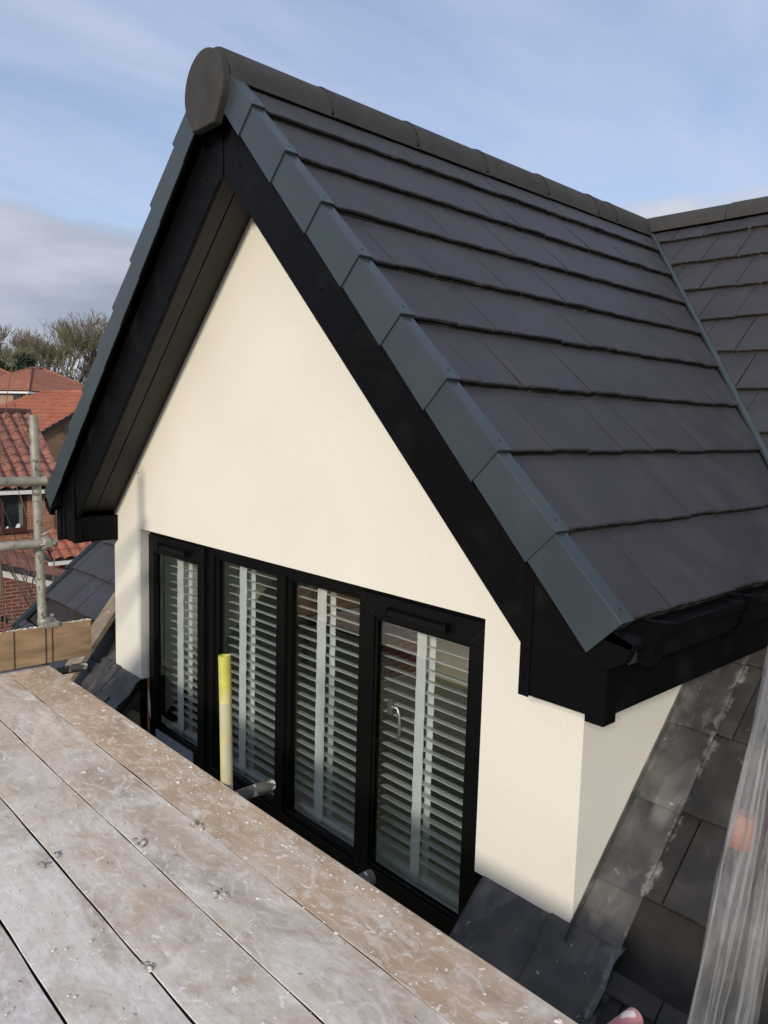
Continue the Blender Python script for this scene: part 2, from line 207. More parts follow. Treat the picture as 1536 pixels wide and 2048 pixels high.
# ------------------------------------------------------------------ mesh helpers
class MB:
    def __init__(s): s.v=[]; s.f=[]; s.sm=[]
    def add(s,vs,fs,smooth=False):
        o=len(s.v); s.v+=[V(p) for p in vs]; s.f+=[[i+o for i in f] for f in fs]; s.sm+=[smooth]*len(fs)
    def box(s,a,b):
        x0,y0,z0=a; x1,y1,z1=b
        s.add([(x0,y0,z0),(x1,y0,z0),(x1,y1,z0),(x0,y1,z0),(x0,y0,z1),(x1,y0,z1),(x1,y1,z1),(x0,y1,z1)],[(0,3,2,1),(4,5,6,7),(0,1,5,4),(1,2,6,5),(2,3,7,6),(3,0,4,7)])
    def prism(s,poly,d,smooth=False):  # poly: 3d points, d: extrusion vector
        n=len(poly); d=V(d); vs=[V(p) for p in poly]+[V(p)+d for p in poly]
        nn=(vs[1]-vs[0]).cross(vs[2]-vs[0]); 
        nn=V((0,0,0))
        for i in range(n): nn+=vs[i].cross(vs[(i+1)%n])
        fl=nn.dot(d)>0
        fs=[list(range(n)),list(range(2*n-1,n-1,-1))]+[[i,i+n,(i+1)%n+n,(i+1)%n] for i in range(n)]
        if fl: fs=[f[::-1] for f in fs]
        s.add(vs,fs,smooth)
    def bar(s,a,b,w,h,up=(0,0,1)):
        a=V(a);b=V(b);d=(b-a).normalized();u=V(up);x=d.cross(u).normalized();y=x.cross(d)
        q=[a+x*w/2*i+y*h/2*j for i,j in ((-1,-1),(1,-1),(1,1),(-1,1))]; s.prism(q,b-a)
    def tube(s,pts,r,seg=12,cap=True,inner=None):
        pts=[V(p) for p in pts]; n=len(pts); rr=r if isinstance(r,(list,tuple)) else [r]*n; vs=[];fs=[]
        for i,p in enumerate(pts):
            d=(pts[min(i+1,n-1)]-pts[max(i-1,0)]).normalized(); a=V((0,0,1)) if abs(d.z)<.9 else V((1,0,0)); x=d.cross(a).normalized(); y=d.cross(x)
            for k in range(seg): t=2*math.pi*k/seg; vs.append(p+(x*math.cos(t)+y*math.sin(t))*rr[i])
        for i in range(n-1):
            for k in range(seg): k2=(k+1)%seg; fs.append((i*seg+k,i*seg+k2,(i+1)*seg+k2,(i+1)*seg+k))
        if inner:
            s.add(vs,fs,True)
            for e,i in ((pts[0],0),(pts[-1],n-1)):
                j=1 if i==0 else n-2; d=(pts[j]-pts[i]).normalized(); c=pts[i]; ring=vs[i*seg:(i+1)*seg]
                inn=[c+(p-c)*(inner/rr[i]) for p in ring]; dp=[p+d*.06 for p in inn]; f=[(k,(k+1)%seg,seg+(k+1)%seg,seg+k) for k in range(seg)]+[(seg+k,seg+(k+1)%seg,2*seg+(k+1)%seg,2*seg+k) for k in range(seg)]+[tuple(range(2*seg,3*seg))]
                s.add(ring+inn+dp,f,False)
            return
        if cap: fs+= [tuple(range(seg))[::-1],tuple(range((n-1)*seg,n*seg))]
        s.add(vs,fs,True)
        if cap: s.sm[-1]=s.sm[-2]=False
    def disc(s,c,n,r,t,seg=20):
        n=V(n).normalized(); s.tube([V(c),V(c)+n*t],r,seg)
    def lump(s,c,r,flat=.5,seg=7):
        c=V(c); vs=[];fs=[]
        for i in range(1,4):
            ph=math.pi/2*(i-1)/3
            for k in range(seg):
                t=2*math.pi*k/seg; q=rnd.uniform(.75,1.25); vs.append(c+V((math.cos(t)*r*math.cos(ph)*q,math.sin(t)*r*math.cos(ph)*q,r*flat*math.sin(ph)*q)))
        vs.append(c+V((0,0,r*flat)))
        for i in range(2):
            for k in range(seg): fs.append((i*seg+k,i*seg+(k+1)%seg,(i+1)*seg+(k+1)%seg,(i+1)*seg+k))
        for k in range(seg): fs.append((2*seg+k,2*seg+(k+1)%seg,3*seg))
        s.add(vs,fs,False)
    def build(s,name,m,parent=None,bevel=0,clips=None,seg=1,recalc=False):
        me=bpy.data.meshes.new(name); org=wloc(parent) if parent else V((0,0,0))
        o=bpy.data.objects.new(name,me); base=org
        if parent is None:
            xs=[p.x for p in s.v]; ys=[p.y for p in s.v]; zs=[p.z for p in s.v]; base=V(((min(xs)+max(xs))/2,(min(ys)+max(ys))/2,min(zs))); o.location=base
        me.materials.append(M[m] if isinstance(m,str) else m)
        me.from_pydata([p-base for p in s.v],[],s.f)
        if getattr(s,'mi',None): me.materials.append(M['mortar']); me.materials.append(M['lip']); me.polygons.foreach_set('material_index',s.mi)
        me.polygons.foreach_set('use_smooth',s.sm)
        if clips or bevel or recalc:
            bm=bmesh.new(); bm.from_mesh(me)
            if recalc: bmesh.ops.recalc_face_normals(bm,faces=bm.faces)
            for co,no in clips or []:
                bmesh.ops.bisect_plane(bm,geom=bm.verts[:]+bm.edges[:]+bm.faces[:],plane_co=V(co)-base,plane_no=V(no),clear_outer=True)
            bm.to_mesh(me); bm.free()
        COL.objects.link(o)
        if parent: o.parent=parent
        if bevel:
            b=o.modifiers.new('bevel','BEVEL'); b.width=bevel; b.segments=2; b.limit_method='ANGLE'; b.angle_limit=R_(35)
        me.update(); return o
def wloc(p):
    l=V((0,0,0))
    while p: l+=p.location; p=p.parent
    return l
def tag(o,label=None,cat=None,group=None,kind=None):
    if label:o['label']=label
    if cat:o['category']=cat
    if group:o['group']=group
    if kind:o['kind']=kind
    return o
def thing(name,label,cat,loc=(0,0,0),group=None):
    o=bpy.data.objects.new(name,None); COL.objects.link(o); o.location=loc; o.empty_display_size=.1; return tag(o,label,cat,group)
# ------------------------------------------------------------------ ground (rises towards the far trees)
def ground():
    mb=MB(); n=60; vs=[];fs=[]
    def h(x,y):
        d=-x-18; t=max(0,min(1,d/75)); return -4.3+6.3*t*t*(3-2*t)
    for i in range(n+1):
        for j in range(n+1):
            x=-420+ (i/n)*620; y=-300+(j/n)*700; vs.append((x,y,h(x,y)))
    for i in range(n):
        for j in range(n): a=i*(n+1)+j; fs.append((a,a+n+1,a+n+2,a+1))
    mb.add(vs,fs,True); o=mb.build('ground','grass',None); o['kind']='structure'; return h
gh=ground()
# ------------------------------------------------------------------ THE HOUSE WITH THE DORMER
H=thing('dormer_house','dark slate roofed house with steep cream rendered dormer gable and black trim, nearest building','house',(0,0,-4.3))
XM=1.2204; XA,XB=-.3278,2.769; O_=-.237; ZB=-.836
def mir(x): return 2*XM-x
# walls -----------------------------------------------------
ZR=1.602
mb=MB()
def wallpoly(pts,y0=0,y1=.10): mb.prism([(x,y0,z) for x,z in pts],(0,y1-y0,0))
rk=lambda x: XM+ZR-abs(x-XM)-XM+0.02
wallpoly([(XA,ZB),(0,ZB),(0,0),(XA,0)],0,.06)
wallpoly([(2.4,ZB),(XB,ZB),(XB,0),(2.4,0)],0,.06)
wallpoly([(XA,0),(XB,0),(XB,rk(XB)),(XM,ZR+.02),(XA,rk(XA))],0,.06)
# reveals are the 60 mm thickness; cheeks follow behind
for x0,x1 in ((XA,XA+.06),(XB-.06,XB)):
    mb.prism([(x0,.06,-.02),(x0,.06,ZB+.045),(x0,1.1,.24),(x0,1.1,.30),(x0,.06,.30)],(x1-x0,0,0))
mb.build('dormer_wall','render',H)
# black returns under the render at the opening, and dark wall below window
mb=MB(); mb.box((2.402,.004,-1.9),(2.43,.14,ZB-.001)); mb.box((-.03,.004,-1.9),(-.002,.14,ZB-.001)); mb.box((-.03,.145,-2.6),(2.43,.2,-1.25)); mb.build('plinth','black',H)
mb=MB(); mb.box((-.001,.035,-1.10),(.008,.05,-.84)); mb.box((-.001,.035,-1.4),(.008,.05,-1.1)); mb.build('timber_strip','copper',H)
mb=MB(); mb.tube([(.004,.03,-1.16),(.012,.022,-1.14),(.02,.03,-1.17)],.013,8); mb.build('blue_tape','blue',H)
# soffits of the rakes (two boards each with a shadow gap) ---
sm=MB()
for s_ in (1,-1):
    for y0,y1 in ((O_+.018,-.122),(-.116,-.0)):
        p=[]
        for xx,zz in ((0,ZR),(1.53,ZR-1.53)):
            p.append((XM+s_*xx,zz+.0))
        a,b=p
        q=[(a[0],y0,a[1]),(b[0],y0,b[1]),(b[0],y1,b[1]),(a[0],y1,a[1])]
        sm.prism(q,(s_*.006,0,.012))
sm.build('soffit','soffit',H)
# bargeboards --------------------------------------------------
ZBB=1.53
def barge(s_):
    mb=MB(); X=lambda d: XM+s_*d
    low=lambda d: ZBB-d; top=lambda d: ZBB-d+.385
    g=.0015
    pts=[(X(g),low(g)),(X(1.503),low(1.503)),(X(1.503),low(1.503)+.0),(X(1.74),low(1.503)+.0),(X(1.74),top(1.74)),(X(g),top(g))]
    pts=[(X(g),low(g)),(X(1.503),low(1.503)),(X(1.72),low(1.503)),(X(1.72),top(1.72)),(X(g),top(g))]
    mb.prism([(x,O_,z) for x,z in pts],(0,.018,0))
    o=mb.build('bargeboard','black',H,bevel=.002); tag(o,'black bargeboard on the '+('right' if s_>0 else 'left')+' rake'); 
    for d in (.12,.62,1.10,1.45): k=MB(); k.disc((X(d),O_-.0035,low(d)+.12),(0,1,0),.0065,.005,10); k.build('nail_cap','black',o)
    return o
barge(1); barge(-1)
mb=MB(); mb.box((XM-.010,O_-.005,ZBB-.03),(XM+.010,O_-.0005,ZBB+.33)); mb.build('apex_trim','black',H,bevel=.002)
# box ends --------------------------------------------------------
BZ=-.094
def boxend(s_):
    def bx(m_,x0,x1,y0,y1,z0,z1): 
        a,b=sorted((XM+s_*x0,XM+s_*x1)); m_.box((a,y0,z0),(b,y1,z1))
    mb=MB(); bx(mb,1.500,1.742,O_-.004,O_+.012,BZ,.034)          # front plate under the bargeboard foot
    mb.prism([(XM+s_*1.500,O_-.004,.034),(XM+s_*1.742,O_-.004,.034),(XM+s_*1.742,O_-.004,.17),(XM+s_*1.500,O_-.004,.33)],(0,.016,0))
    bx(mb,1.500,1.512,O_+.012,-.001,BZ,ZBB-1.503+.02)
    bx(mb,1.512,1.73,O_+.012,1.0,BZ-.001,BZ+.008)
    o=mb.build('box_end','black',H,bevel=.0015)
    t=MB(); bx(t,1.498,1.530,O_-.009,O_-.004,BZ-.003,.30); bx(t,1.700,1.752,O_-.010,O_-.004,BZ-.014,.16); bx(t,1.742,1.752,O_-.004,O_+.045,BZ-.014,.15)
    if s_<0: bx(t,1.492,1.4995,O_-.006,O_+.03,BZ-.002,.03); bx(t,1.64,1.66,O_-.009,O_-.004,BZ,.2)
    t.build('corner_trim','black',o,bevel=.0012)
    f=MB(); bx(f,1.730,1.742,O_+.045,1.02,BZ,.17); f.build('fascia','black',H,bevel=.0015)
boxend(1); boxend(-1)
# roof decks (solid body under the tiles) -------------------------------
TC=3.140; TS=.97; T0=-.878         # dormer plane x+z=TC ; main plane z=T0+TS*y
RY=2.90; RZ=T0+TS*RY
VN=V((1/TS,1,0)); VC=V((TC,-T0/TS,0))    # vertical plane through right valley
VNl=V((-1/TS,1,0)); VCl=V((mir(TC),-T0/TS,0))
mb=MB()
for s_ in (1,-1):
    X=lambda d: XM+s_*d
    a=TC-XM-.035
    q=[(X(0),O_+.002,a),(X(1.80),O_+.002,a-1.80),(X(1.80),3.0,a-1.80),(X(0),3.0,a)]
    mb.prism(q,(0,0,-.03))
mb.build('roof_boarding','mortar',H,clips=[((0,2.86,0),(0,1,0))])
mb=MB()
def slab(x0,x1,y0,y1,off=-.03): mb.prism([(x0,y0,T0+TS*y0+off),(x1,y0,T0+TS*y0+off),(x1,y1,T0+TS*y1+off),(x0,y1,T0+TS*y1+off)],(0,.02,-.03))
slab(-1.86,-.02,-1.3,0); slab(2.435,6.6,-1.3,0); slab(-1.86,XA+.03,0,.9); slab(XB-.03,6.6,0,.9); slab(-1.86,6.6,.9,RY)
mb.prism([(-1.86,RY,RZ-.03),(6.6,RY,RZ-.03),(6.6,RY+3.5,RZ-3.5*TS),(-1.86,RY+3.5,RZ-3.5*TS)],(0,-.02,-.03))
mb.build('main_roof_boarding','mortar',H)
# body walls of the house under the roof
mb=MB(); mb.box((-1.75,-1.0,-4.3),(-.06,-.9,-1.95)); mb.box((2.46,-1.0,-4.3),(6.5,-.9,-1.95)); mb.box((-.06,-.35,-4.3),(2.46,-.25,-1.95))
mb.prism([(-1.75,-.9,-4.3),(-1.75,-.9,-1.9),(-1.75,RY,RZ-.1),(-1.75,6.3,-1.4),(-1.75,6.3,-4.3)],(.1,0,0))
mb.prism([(6.4,-.9,-4.3),(6.4,-.9,-1.9),(6.4,RY,RZ-.1),(6.4,6.3,-1.4),(6.4,6.3,-4.3)],(.1,0,0))
mb.build('lower_wall','brickD',H)
# room behind the window
mb=MB()
ic=T0-.12
mb.box((-1.70,.21,-2.05),(6.3,5.0,-2.0))
mb.box((-1.70,3.9,-2.0),(4.6,3.95,.15))
mb.prism([(4.55,.21,-2.0),(4.55,3.9,-2.0),(4.55,3.9,.1),(4.55,1.45,.1),(4.55,.21,-1.08)],(.05,0,0)); mb.prism([(-1.70,.21,-2.0),(-1.70,3.9,-2.0),(-1.70,3.9,.1),(-1.70,1.45,.1),(-1.70,.21,-1.08)],(.05,0,0))
mb.box((-.05,.13,.06),(2.45,3.9,.09))
for x0,x1 in ((-.08,-.05),(2.45,2.48)): mb.prism([(x0,.12,-1.13),(x0,.12,.06),(x0,1.38,.06)],(x1-x0,0,0))
for x0,x1 in ((-1.68,-.08),(2.48,4.58)): mb.prism([(x0,.12,-1.16),(x1,.12,-1.16),(x1,1.45,.09),(x0,1.45,.09)],(0,-.0,.03)); mb.box((x0,1.45,.09),(x1,3.9,.12)); mb.box((x0,.10,-2.0),(x1,.12,-1.13))
o=mb.build('room_lining','wall_in',H)
mb=MB(); mb.box((-1.6,.22,-1.999),(4.5,3.88,-1.99)); mb.build('room_floor','floor_in',H)
mb=MB(); mb.box((-.03,.13,-1.17),(2.43,.30,-1.14)); mb.build('window_board','white',H)
# tiles ----------------------------------------------------------------------
def tiles(mb,org,u,s,n,rows,u0,u1,w,off=0,L=.30,phase=0,gap=.0014):
    """rows: list of up-slope distances of lower edges (v); u along course, s up-slope, n normal"""
    prof=[(.000,.0265),(.000,.0185),(.008,.0175),(.008,.0115),(.001,.0105),(.001,-.010)]
    for r,(v0,Lr) in enumerate(rows):
        k0=(w/2 if (r+phase)%2 else 0)+off; i=math.floor((u0-k0)/w)
        while True:
            a=k0+i*w; i+=1
            if a>=u1: break
            b=min(a+w-gap*rnd.uniform(.7,1.5),u1); a=max(a,u0)
            if b-a<.01: continue
            j=rnd.uniform(-.002,.002); j2=j+rnd.uniform(-.002,.002); dv=rnd.uniform(-.0028,.0028)
            P=prof+[(Lr,-.016),(Lr,-.001),(.004,.0290)]
            m=len(P); K=4; vs=[]; bow=rnd.uniform(.0012,.0042); wv=rnd.uniform(-.0012,.0012)
            for q in range(K+1):
                t=q/K; uu=a+(b-a)*t; jj=j+(j2-j)*t+bow*math.sin(math.pi*t)-.002
                for (pv,pn) in P:
                    e=1-pv/Lr; vs.append(org+u*uu+s*(v0+pv+dv+wv*math.sin(t*7)*e)+n*(pn+jj*e))
            fs=[tuple(range(m)),tuple(range((K+1)*m-1,K*m-1,-1))]; mi=[1,1]
            for g in range(K):
                for q in range(m): fs.append((g*m+q,(g+1)*m+q,(g+1)*m+(q+1)%m,g*m+(q+1)%m)); mi.append([2,1,1,1,2,1,0,0,0][q])
            mb.add(vs,fs); mb.mi=getattr(mb,'mi',[])+mi
ZK=[.157,.343,.530,.716,.903,1.090,1.280,1.478,1.678]
r2=math.sqrt(2)
def dormer_tiles(s_):
    mb=MB(); s=V((-s_,0,1)).normalized(); n=V((s_,0,1)).normalized(); u=V((0,1,0)); org=V((XM+s_*(TC-XM),0,0))
    rows=[]
    for i,z in enumerate(ZK):
        nz=ZK[i+1] if i<len(ZK)-1 else 1.86
        v=(z-.0135)*r2; rows.append((v,(nz-z)*r2+.02 if i==len(ZK)-1 else (nz-z)*r2+.05))
    tiles(mb,org,u,s,n,rows,-.283,2.95,.187,off=.154 if s_>0 else .1,phase=0)
    pc,pn=(VC,VN) if s_>0 else (VCl,VNl)
    o=mb.build('roof_slope','tile',H,clips=[(pc,pn)]); tag(o,'smooth dark tiles of the dormer, '+('right' if s_>0 else 'left')+' slope'); return o
dormer_tiles(1); dormer_tiles(-1)
sM=V((0,1,TS)).normalized(); nM=V((0,-TS,1)).normalized(); org=V((0,0,T0)); kz=math.sqrt(1+1/TS**2)
def mrows(k0,k1):
    rows=[]
    for k in range(k0,k1):
        z=-.716+.19*k; y=(z-T0-.022)/TS; rows.append((V((0,y,TS*y)).dot(sM),.19*kz+.05))
    return rows
def main_part(x0,x1,k0,k1,clips,m='tile',ph=0,lab=None):
    mb=MB(); tiles(mb,org,V((1,0,0)),sM,nM,mrows(k0,k1),x0,x1,.1925,off=.086,phase=ph+k0,gap=.0042)
    o=mb.build('main_roof_slope',m,H,clips=clips); tag(o,lab); return o
main_part(2.76,6.5,0,5,[],'tileold',0,'dusty main roof tiles beside the dormer cheek')
main_part(2.44,6.5,-5,0,[((0,-.028,0),(0,1,0))],'tileold',0,'dusty main roof tiles below the dormer cheek')
main_part(1.2,6.5,4,14,[(VC,-VN)],'tile',0,'clean main roof tiles right of the valley')
main_part(-1.83,XA,0,5,[],'tile',0,'dark tiles of the main roof left of the dormer')
main_part(-1.83,-.04,-5,0,[((0,-.028,0),(0,1,0))],'tile',0)
main_part(-1.83,1.24,4,14,[(VCl,-VNl)],'tile',0)
# left verge trim of main roof
mb=MB(); 
for k in range(-5,14):
    z=-.716+.19*k; y=(z-T0-.022)/TS; a=V((-1.855,y,T0+TS*y))+nM*.022; b=a+sM*(.19*kz+.02)-nM*.02
    mb.bar(a,b,.022,.03,nM); mb.bar(a+V((-.016,0,-.05)),b+V((-.016,0,-.05)),.01,.12,nM)
mb.build('verge_trim','cap',H)
# ridge tiles ------------------------------------------------------------------
def ridge_tile(p0,p1,lift0=.004,lift1=0,rx=.137,rz=.132,down=.012,m='ridge'):
    p0=V(p0);p1=V(p1); d=(p1-p0).normalized(); x=d.cross(V((0,0,1))).normalized(); mb=MB(); seg=14; vs=[]
    for (p,l) in ((p0,lift0),(p1,lift1)):
        for (ax,az) in ((rx+l,rz+l),(rx-.02+l,rz-.02+l)):
            ring=[p+x*ax*math.cos(math.pi*k/seg)+V((0,0,az*math.sin(math.pi*k/seg))) for k in range(seg+1)]
            ring[0]=ring[0]-V((0,0,down)); ring[-1]=ring[-1]-V((0,0,down)); vs+=ring
    q=seg+1; fs=[]
    for k in range(seg): fs+=[(k,k+1,2*q+k+1,2*q+k),(q+k+1,q+k,3*q+k,3*q+k+1),(k+1,k,q+k,q+k+1),(2*q+k,2*q+k+1,3*q+k+1,3*q+k)]
    fs+=[(0,2*q,3*q,q),(q-1,2*q-1,4*q-1,3*q-1)]
    mb.add(vs,fs,True); o=mb.build('ridge_tile',m,H,recalc=True)
    e=o.modifiers.new('edge','EDGE_SPLIT'); e.split_angle=R_(40); return o
ys=[-.285,.184,.668,1.150,1.648,2.132,2.336,2.83]
for a,b in zip(ys,ys[1:]): ridge_tile((XM,a+.004,1.823),(XM,b-.003,1.823))
for y in ys[1:-1]:
    mb=MB()
    pts=[(XM+.1392*math.cos(math.pi*k/16),y+rnd.uniform(-.003,.003),1.823+.1342*math.sin(math.pi*k/16)) for k in range(0,17)]
    mb.tube(pts,.0042,5); mb.build('ridge_joint','mortar',H)
xs=[1.30,1.814,2.33,2.85,3.37,3.89,4.41,4.93,5.45,5.97,6.49]
for a,b in zip(xs,xs[1:]): ridge_tile((a+.004,RY-.02,RZ-.088),(b-.003,RY-.02,RZ-.088),rz=.105)
xs=[1.30,1.0,.5,0,-.5,-1.0,-1.5,-1.86]
for a,b in zip(xs,xs[1:]): ridge_tile((a-.004,RY-.02,RZ-.088),(b+.003,RY-.02,RZ-.088),rz=.105)
mb=MB()
mb.lump((XM+.10,2.81,1.84),.06,.9,9); mb.lump((XM+.15,2.80,1.80),.045,.9,9); mb.build('mortar_bedding','glue',H)
# ridge end cap
mb=MB(); c=(XM,1.805); pr=[]
for k in range(0,25):
    t=R_(-32)+R_(244)*k/24; pr.append((c[0]+.138*math.cos(t),c[1]+.140*math.sin(t)))
pr+= [(XM-.078,1.668),(XM+.078,1.668)]
mb.prism([(x,-.322,z) for x,z in pr],(0,.038,0)); o=mb.build('ridge_end_cap','ridge',H,bevel=.006)
# verge caps -----------------------------------------------------------------------
def cap(s_,zt,zb,last=False,first=False):
    d=V((s_,0,-1)).normalized(); n=V((s_,0,1)).normalized(); mb=MB()
    P=lambda z: V((XM+s_*(3.172-z-XM),0,z))
    a=P(zt); b=P(zb)+d*.006; up=.004; dn=.016
    a=a-d*.012
    yo_a,yo_b=-.2885,-.2945
    hb=-.108
    def pt(base,nn,y): return base+n*nn+V((0,y,0))
    # outer plate
    q=[pt(a,up,yo_a),pt(b,dn,yo_b),pt(b,hb,yo_b),pt(a,hb+.004,yo_a)]
    q2=[p+V((0,.005,0)) for p in q]
    def hexa(q,q2):
        vs=q+q2; fs=[(0,1,2,3),(7,6,5,4),(0,4,5,1),(1,5,6,2),(2,6,7,3),(3,7,4,0)]; mb.add(vs,fs)
    hexa(q,q2)
    # top return with a small raised inner edge
    q=[pt(a,up,yo_a+.005),pt(b,dn,yo_b+.005),pt(b,dn,-.236),pt(a,up,-.236)]; hexa(q,[p-n*.005 for p in q])
    # closed lower end
    q=[pt(b,dn-.001,yo_b+.001),pt(b,dn-.001,-.237),pt(b,-.016,-.237),pt(b,-.016,yo_b+.001)]; hexa(q,[p-d*.005 for p in q])
    o=mb.build('verge_cap','cap',H,bevel=.0018,recalc=True)
    k=MB(); c=pt(b-d*.035,dn-.0035,-.262); k.disc(c,n,.004,.003,8); k.build('fixing_hole','mortar',o)
    return o
zz=ZK+[1.845]
for s_ in (1,-1):
    for i in range(len(ZK)): cap(s_,zz[i+1],zz[i])
# gutter ----------------------------------------------------------------------------
for s_ in (1,-1):
    g=MB(); X=lambda d: XM+s_*d
    def profile(y0,y1,gr,x0=1.745,thick=.004):
        pts=[(x0,.150),(x0,.075),(x0+.012,.058),(x0+.075,.058),(x0+.092,.082),(x0+.092,.108),(x0+.106,.126),(x0+.106,.146)]
        inn=[(p[0]-thick,p[1]) for p in pts[-1:]]+[(x0+.106-thick,.128),(x0+.088,.110),(x0+.087,.084),(x0+.072,.063),(x0+.014,.063),(x0+.005,.077),(x0+.005,.150)]
        poly=[(X(a),y0,b) for a,b in pts+inn]; gr.prism(poly,(0,y1-y0,0))
    profile(-.195,1.05,g)
    go=g.build('gutter','black',H,bevel=0,recalc=True)
    e=MB(); e.prism([(X(a),-.199,b) for a,b in ((1.745,.152),(1.745,.072),(1.756,.054),(1.822,.054),(1.841,.080),(1.841,.106),(1.855,.124),(1.855,.15))],(0,.006,0)); e.build('end_cap','black',go)
    for y in (-.19,.29,.77):
        e=MB(); pts=[(1.744,.150),(1.744,.066),(1.754,.048),(1.826,.048),(1.845,.078),(1.845,.106),(1.858,.124),(1.858,.152),(1.846,.152)]
        inn=[(1.8515,.126),(1.838,.108),(1.838,.082),(1.822,.056),(1.757,.056),(1.7445,.07)]
        e.prism([(X(a),y,b) for a,b in pts+inn[:0]]+[(X(a),y,b) for a,b in inn],(0,.035,0)); a,b=sorted((X(1.835),X(1.862))); e.box((a,y+.004,.146),(b,y+.03,.158)); a,b=sorted((X(1.742),X(1.856))); e.box((a,y+.01,.150),(b,y+.024,.156))
        e.build('bracket','black',go,recalc=True,bevel=.001)
    u=MB(); a,b=sorted((X(1.742),X(1.825)));  # eave support tray
    u.prism([(X(1.742),-.284,.118),(X(1.835),-.284,.105),(X(1.835),-.284,.118),(X(1.742),-.284,.150)],(0,1.25,0)); u.prism([(X(1.66),-.284,.20),(X(1.835),-.284,.118),(X(1.815),-.284,.07),(X(1.752),-.284,.035),(X(1.752),-.284,.06),(X(1.66),-.284,.10)],(0,.03,0)); u.build('eave_tray','black',H)
# valley trim ------------------------------------------------------------------------
for s_ in (1,-1):
    def vp(z,up=.012): 
        x=TC+.022-z; y=(z-T0)/TS; return V((x if s_>0 else mir(x),y-.012,z+up))
    mb=MB(); mb.tube([vp(1.86,.0),vp(1.80,.012),vp(1.0,.014),vp(.13,.014)],[.010,.0145,.0165,.0175],8); o=mb.build('valley_trim','cap',H)
# lead flashings ------------------------------------------------------------------------
def sheet(mb,quad,n=V((0,0,1)),t=.004,nx=7,ny=7,amp=.002,curve=None):
    a,b,c,d=[V(q) for q in quad]; vs=[]
    for k in (0,1):
        for i in range(nx+1):
            for j in range(ny+1):
                s=i/nx;r=j/ny; p=(a*(1-s)+b*s)*(1-r)+(d*(1-s)+c*s)*r; 
                if k==0: q=rnd.uniform(-amp,amp); 
                w=curve(s,r) if curve else 0
                h=math.sin(s*9+r*5+a.y*30)*amp+w
                vs.append(p+n*(h+(t if k else 0)))
    q=(nx+1)*(ny+1); I=lambda k,i,j:k*q+i*(ny+1)+j; fs=[]
    for i in range(nx):
        for j in range(ny): fs+=[(I(1,i,j),I(1,i+1,j),I(1,i+1,j+1),I(1,i,j+1)),(I(0,i,j+1),I(0,i+1,j+1),I(0,i+1,j),I(0,i,j))]
    for i in range(nx): fs+=[(I(0,i,0),I(0,i+1,0),I(1,i+1,0),I(1,i,0)),(I(0,i,ny),I(1,i,ny),I(1,i+1,ny),I(0,i+1,ny))]
    for j in range(ny): fs+=[(I(0,0,j),I(1,0,j),I(1,0,j+1),I(0,0,j+1)),(I(0,nx,j),I(0,nx,j+1),I(1,nx,j+1),I(1,nx,j))]
    mb.add(vs,fs,False)
def apron(mb,x0,x1,dz):
    pf=[(.03,-.8385),(.0,-.8395),(-.014,-.846),(-.026,-.862),(-.045,-.885),(-.075,-.915)]+[(y,T0+TS*y+.045-.02*(i/5)) for i,y in enumerate((-.105,-.135,-.165,-.195,-.225,-.25))]
    nx=12; vs=[]; n=len(pf)
    for k in (0,1):
        for i in range(nx+1):
            x=x0+(x1-x0)*i/nx
            for j,(y,z) in enumerate(pf):
                am=.0028 if 1<j else 0; h=am*(math.sin(x*37+j*.9)+.7*math.sin(x*71+j*1.7+2)); vs.append((x+ (.004*math.sin(j*1.3) if i in (0,nx) else 0),y-h,z+h+dz+.009*min(1,j/4)+(.004 if k else 0)))
    q=(nx+1)*n; I=lambda k,i,j:k*q+i*n+j; fs=[]
    for i in range(nx):
        for j in range(n-1): fs+=[(I(1,i,j),I(1,i+1,j),I(1,i+1,j+1),I(1,i,j+1)),(I(0,i,j+1),I(0,i+1,j+1),I(0,i+1,j),I(0,i,j))]
    for i in range(nx): fs+=[(I(0,i,0),I(0,i+1,0),I(1,i+1,0),I(1,i,0)),(I(0,i,n-1),I(1,i,n-1),I(1,i+1,n-1),I(0,i+1,n-1))]
    for j in range(n-1): fs+=[(I(0,0,j),I(1,0,j),I(1,0,j+1),I(0,0,j+1)),(I(0,nx,j),I(0,nx,j+1),I(1,nx,j+1),I(1,nx,j))]
    mb.add(vs,fs,True)
def mp(x,y,o=0): p=V((x,y,T0+TS*y)); return p+nM*(.026+o)
for s_ in (1,-1):
    X=lambda x: x if s_>0 else mir(x)
    for k in range(-1,6):
        z=-.716+.19*k; y=(z-T0-.022)/TS; y0=y-.008; y1=y+.19/TS+.02
        if k==-1: y0=-.01
        o=.003 if k%2 else .0; lead=MB()
        lead_q=[mp(X(2.755),y0,.004),mp(X(2.918+rnd.uniform(-.004,.004)),y0,.002),mp(X(2.912),y1,-.012),mp(X(2.755),y1,-.010)]
        sheet(lead,lead_q,nM,nx=8,ny=8,amp=.0022)
        # upstand against the cheek, dressed behind the render
        up=[mp(X(2.771),y0,.0),mp(X(2.771),y1,-.006),mp(X(2.771),y1,.03),mp(X(2.771),y0,.03)]
        sheet(lead,up,V((s_,0,0)),nx=4,ny=2,amp=.001,t=.003); lead.build('lead_flashing','lead',H,recalc=True)
    # front apron
    c=lambda s,r: .035*(1-r)**2
    for x0,x1,dz in ((2.436,2.705,0),(2.695,2.925,.006)):
        lead=MB(); apron(lead,X(x0),X(x1),dz); lead.build('lead_flashing','lead',H,recalc=True)
    lead=MB()
    if s_<0: sheet(lead,[mp(X(2.56),-.25,.012),mp(X(2.70),-.25,.012),mp(X(2.70),-.10,.02),mp(X(2.56),-.10,.02)],nM,nx=6,ny=6,amp=.003); lead.build('lead_flashing','lead',H,recalc=True)
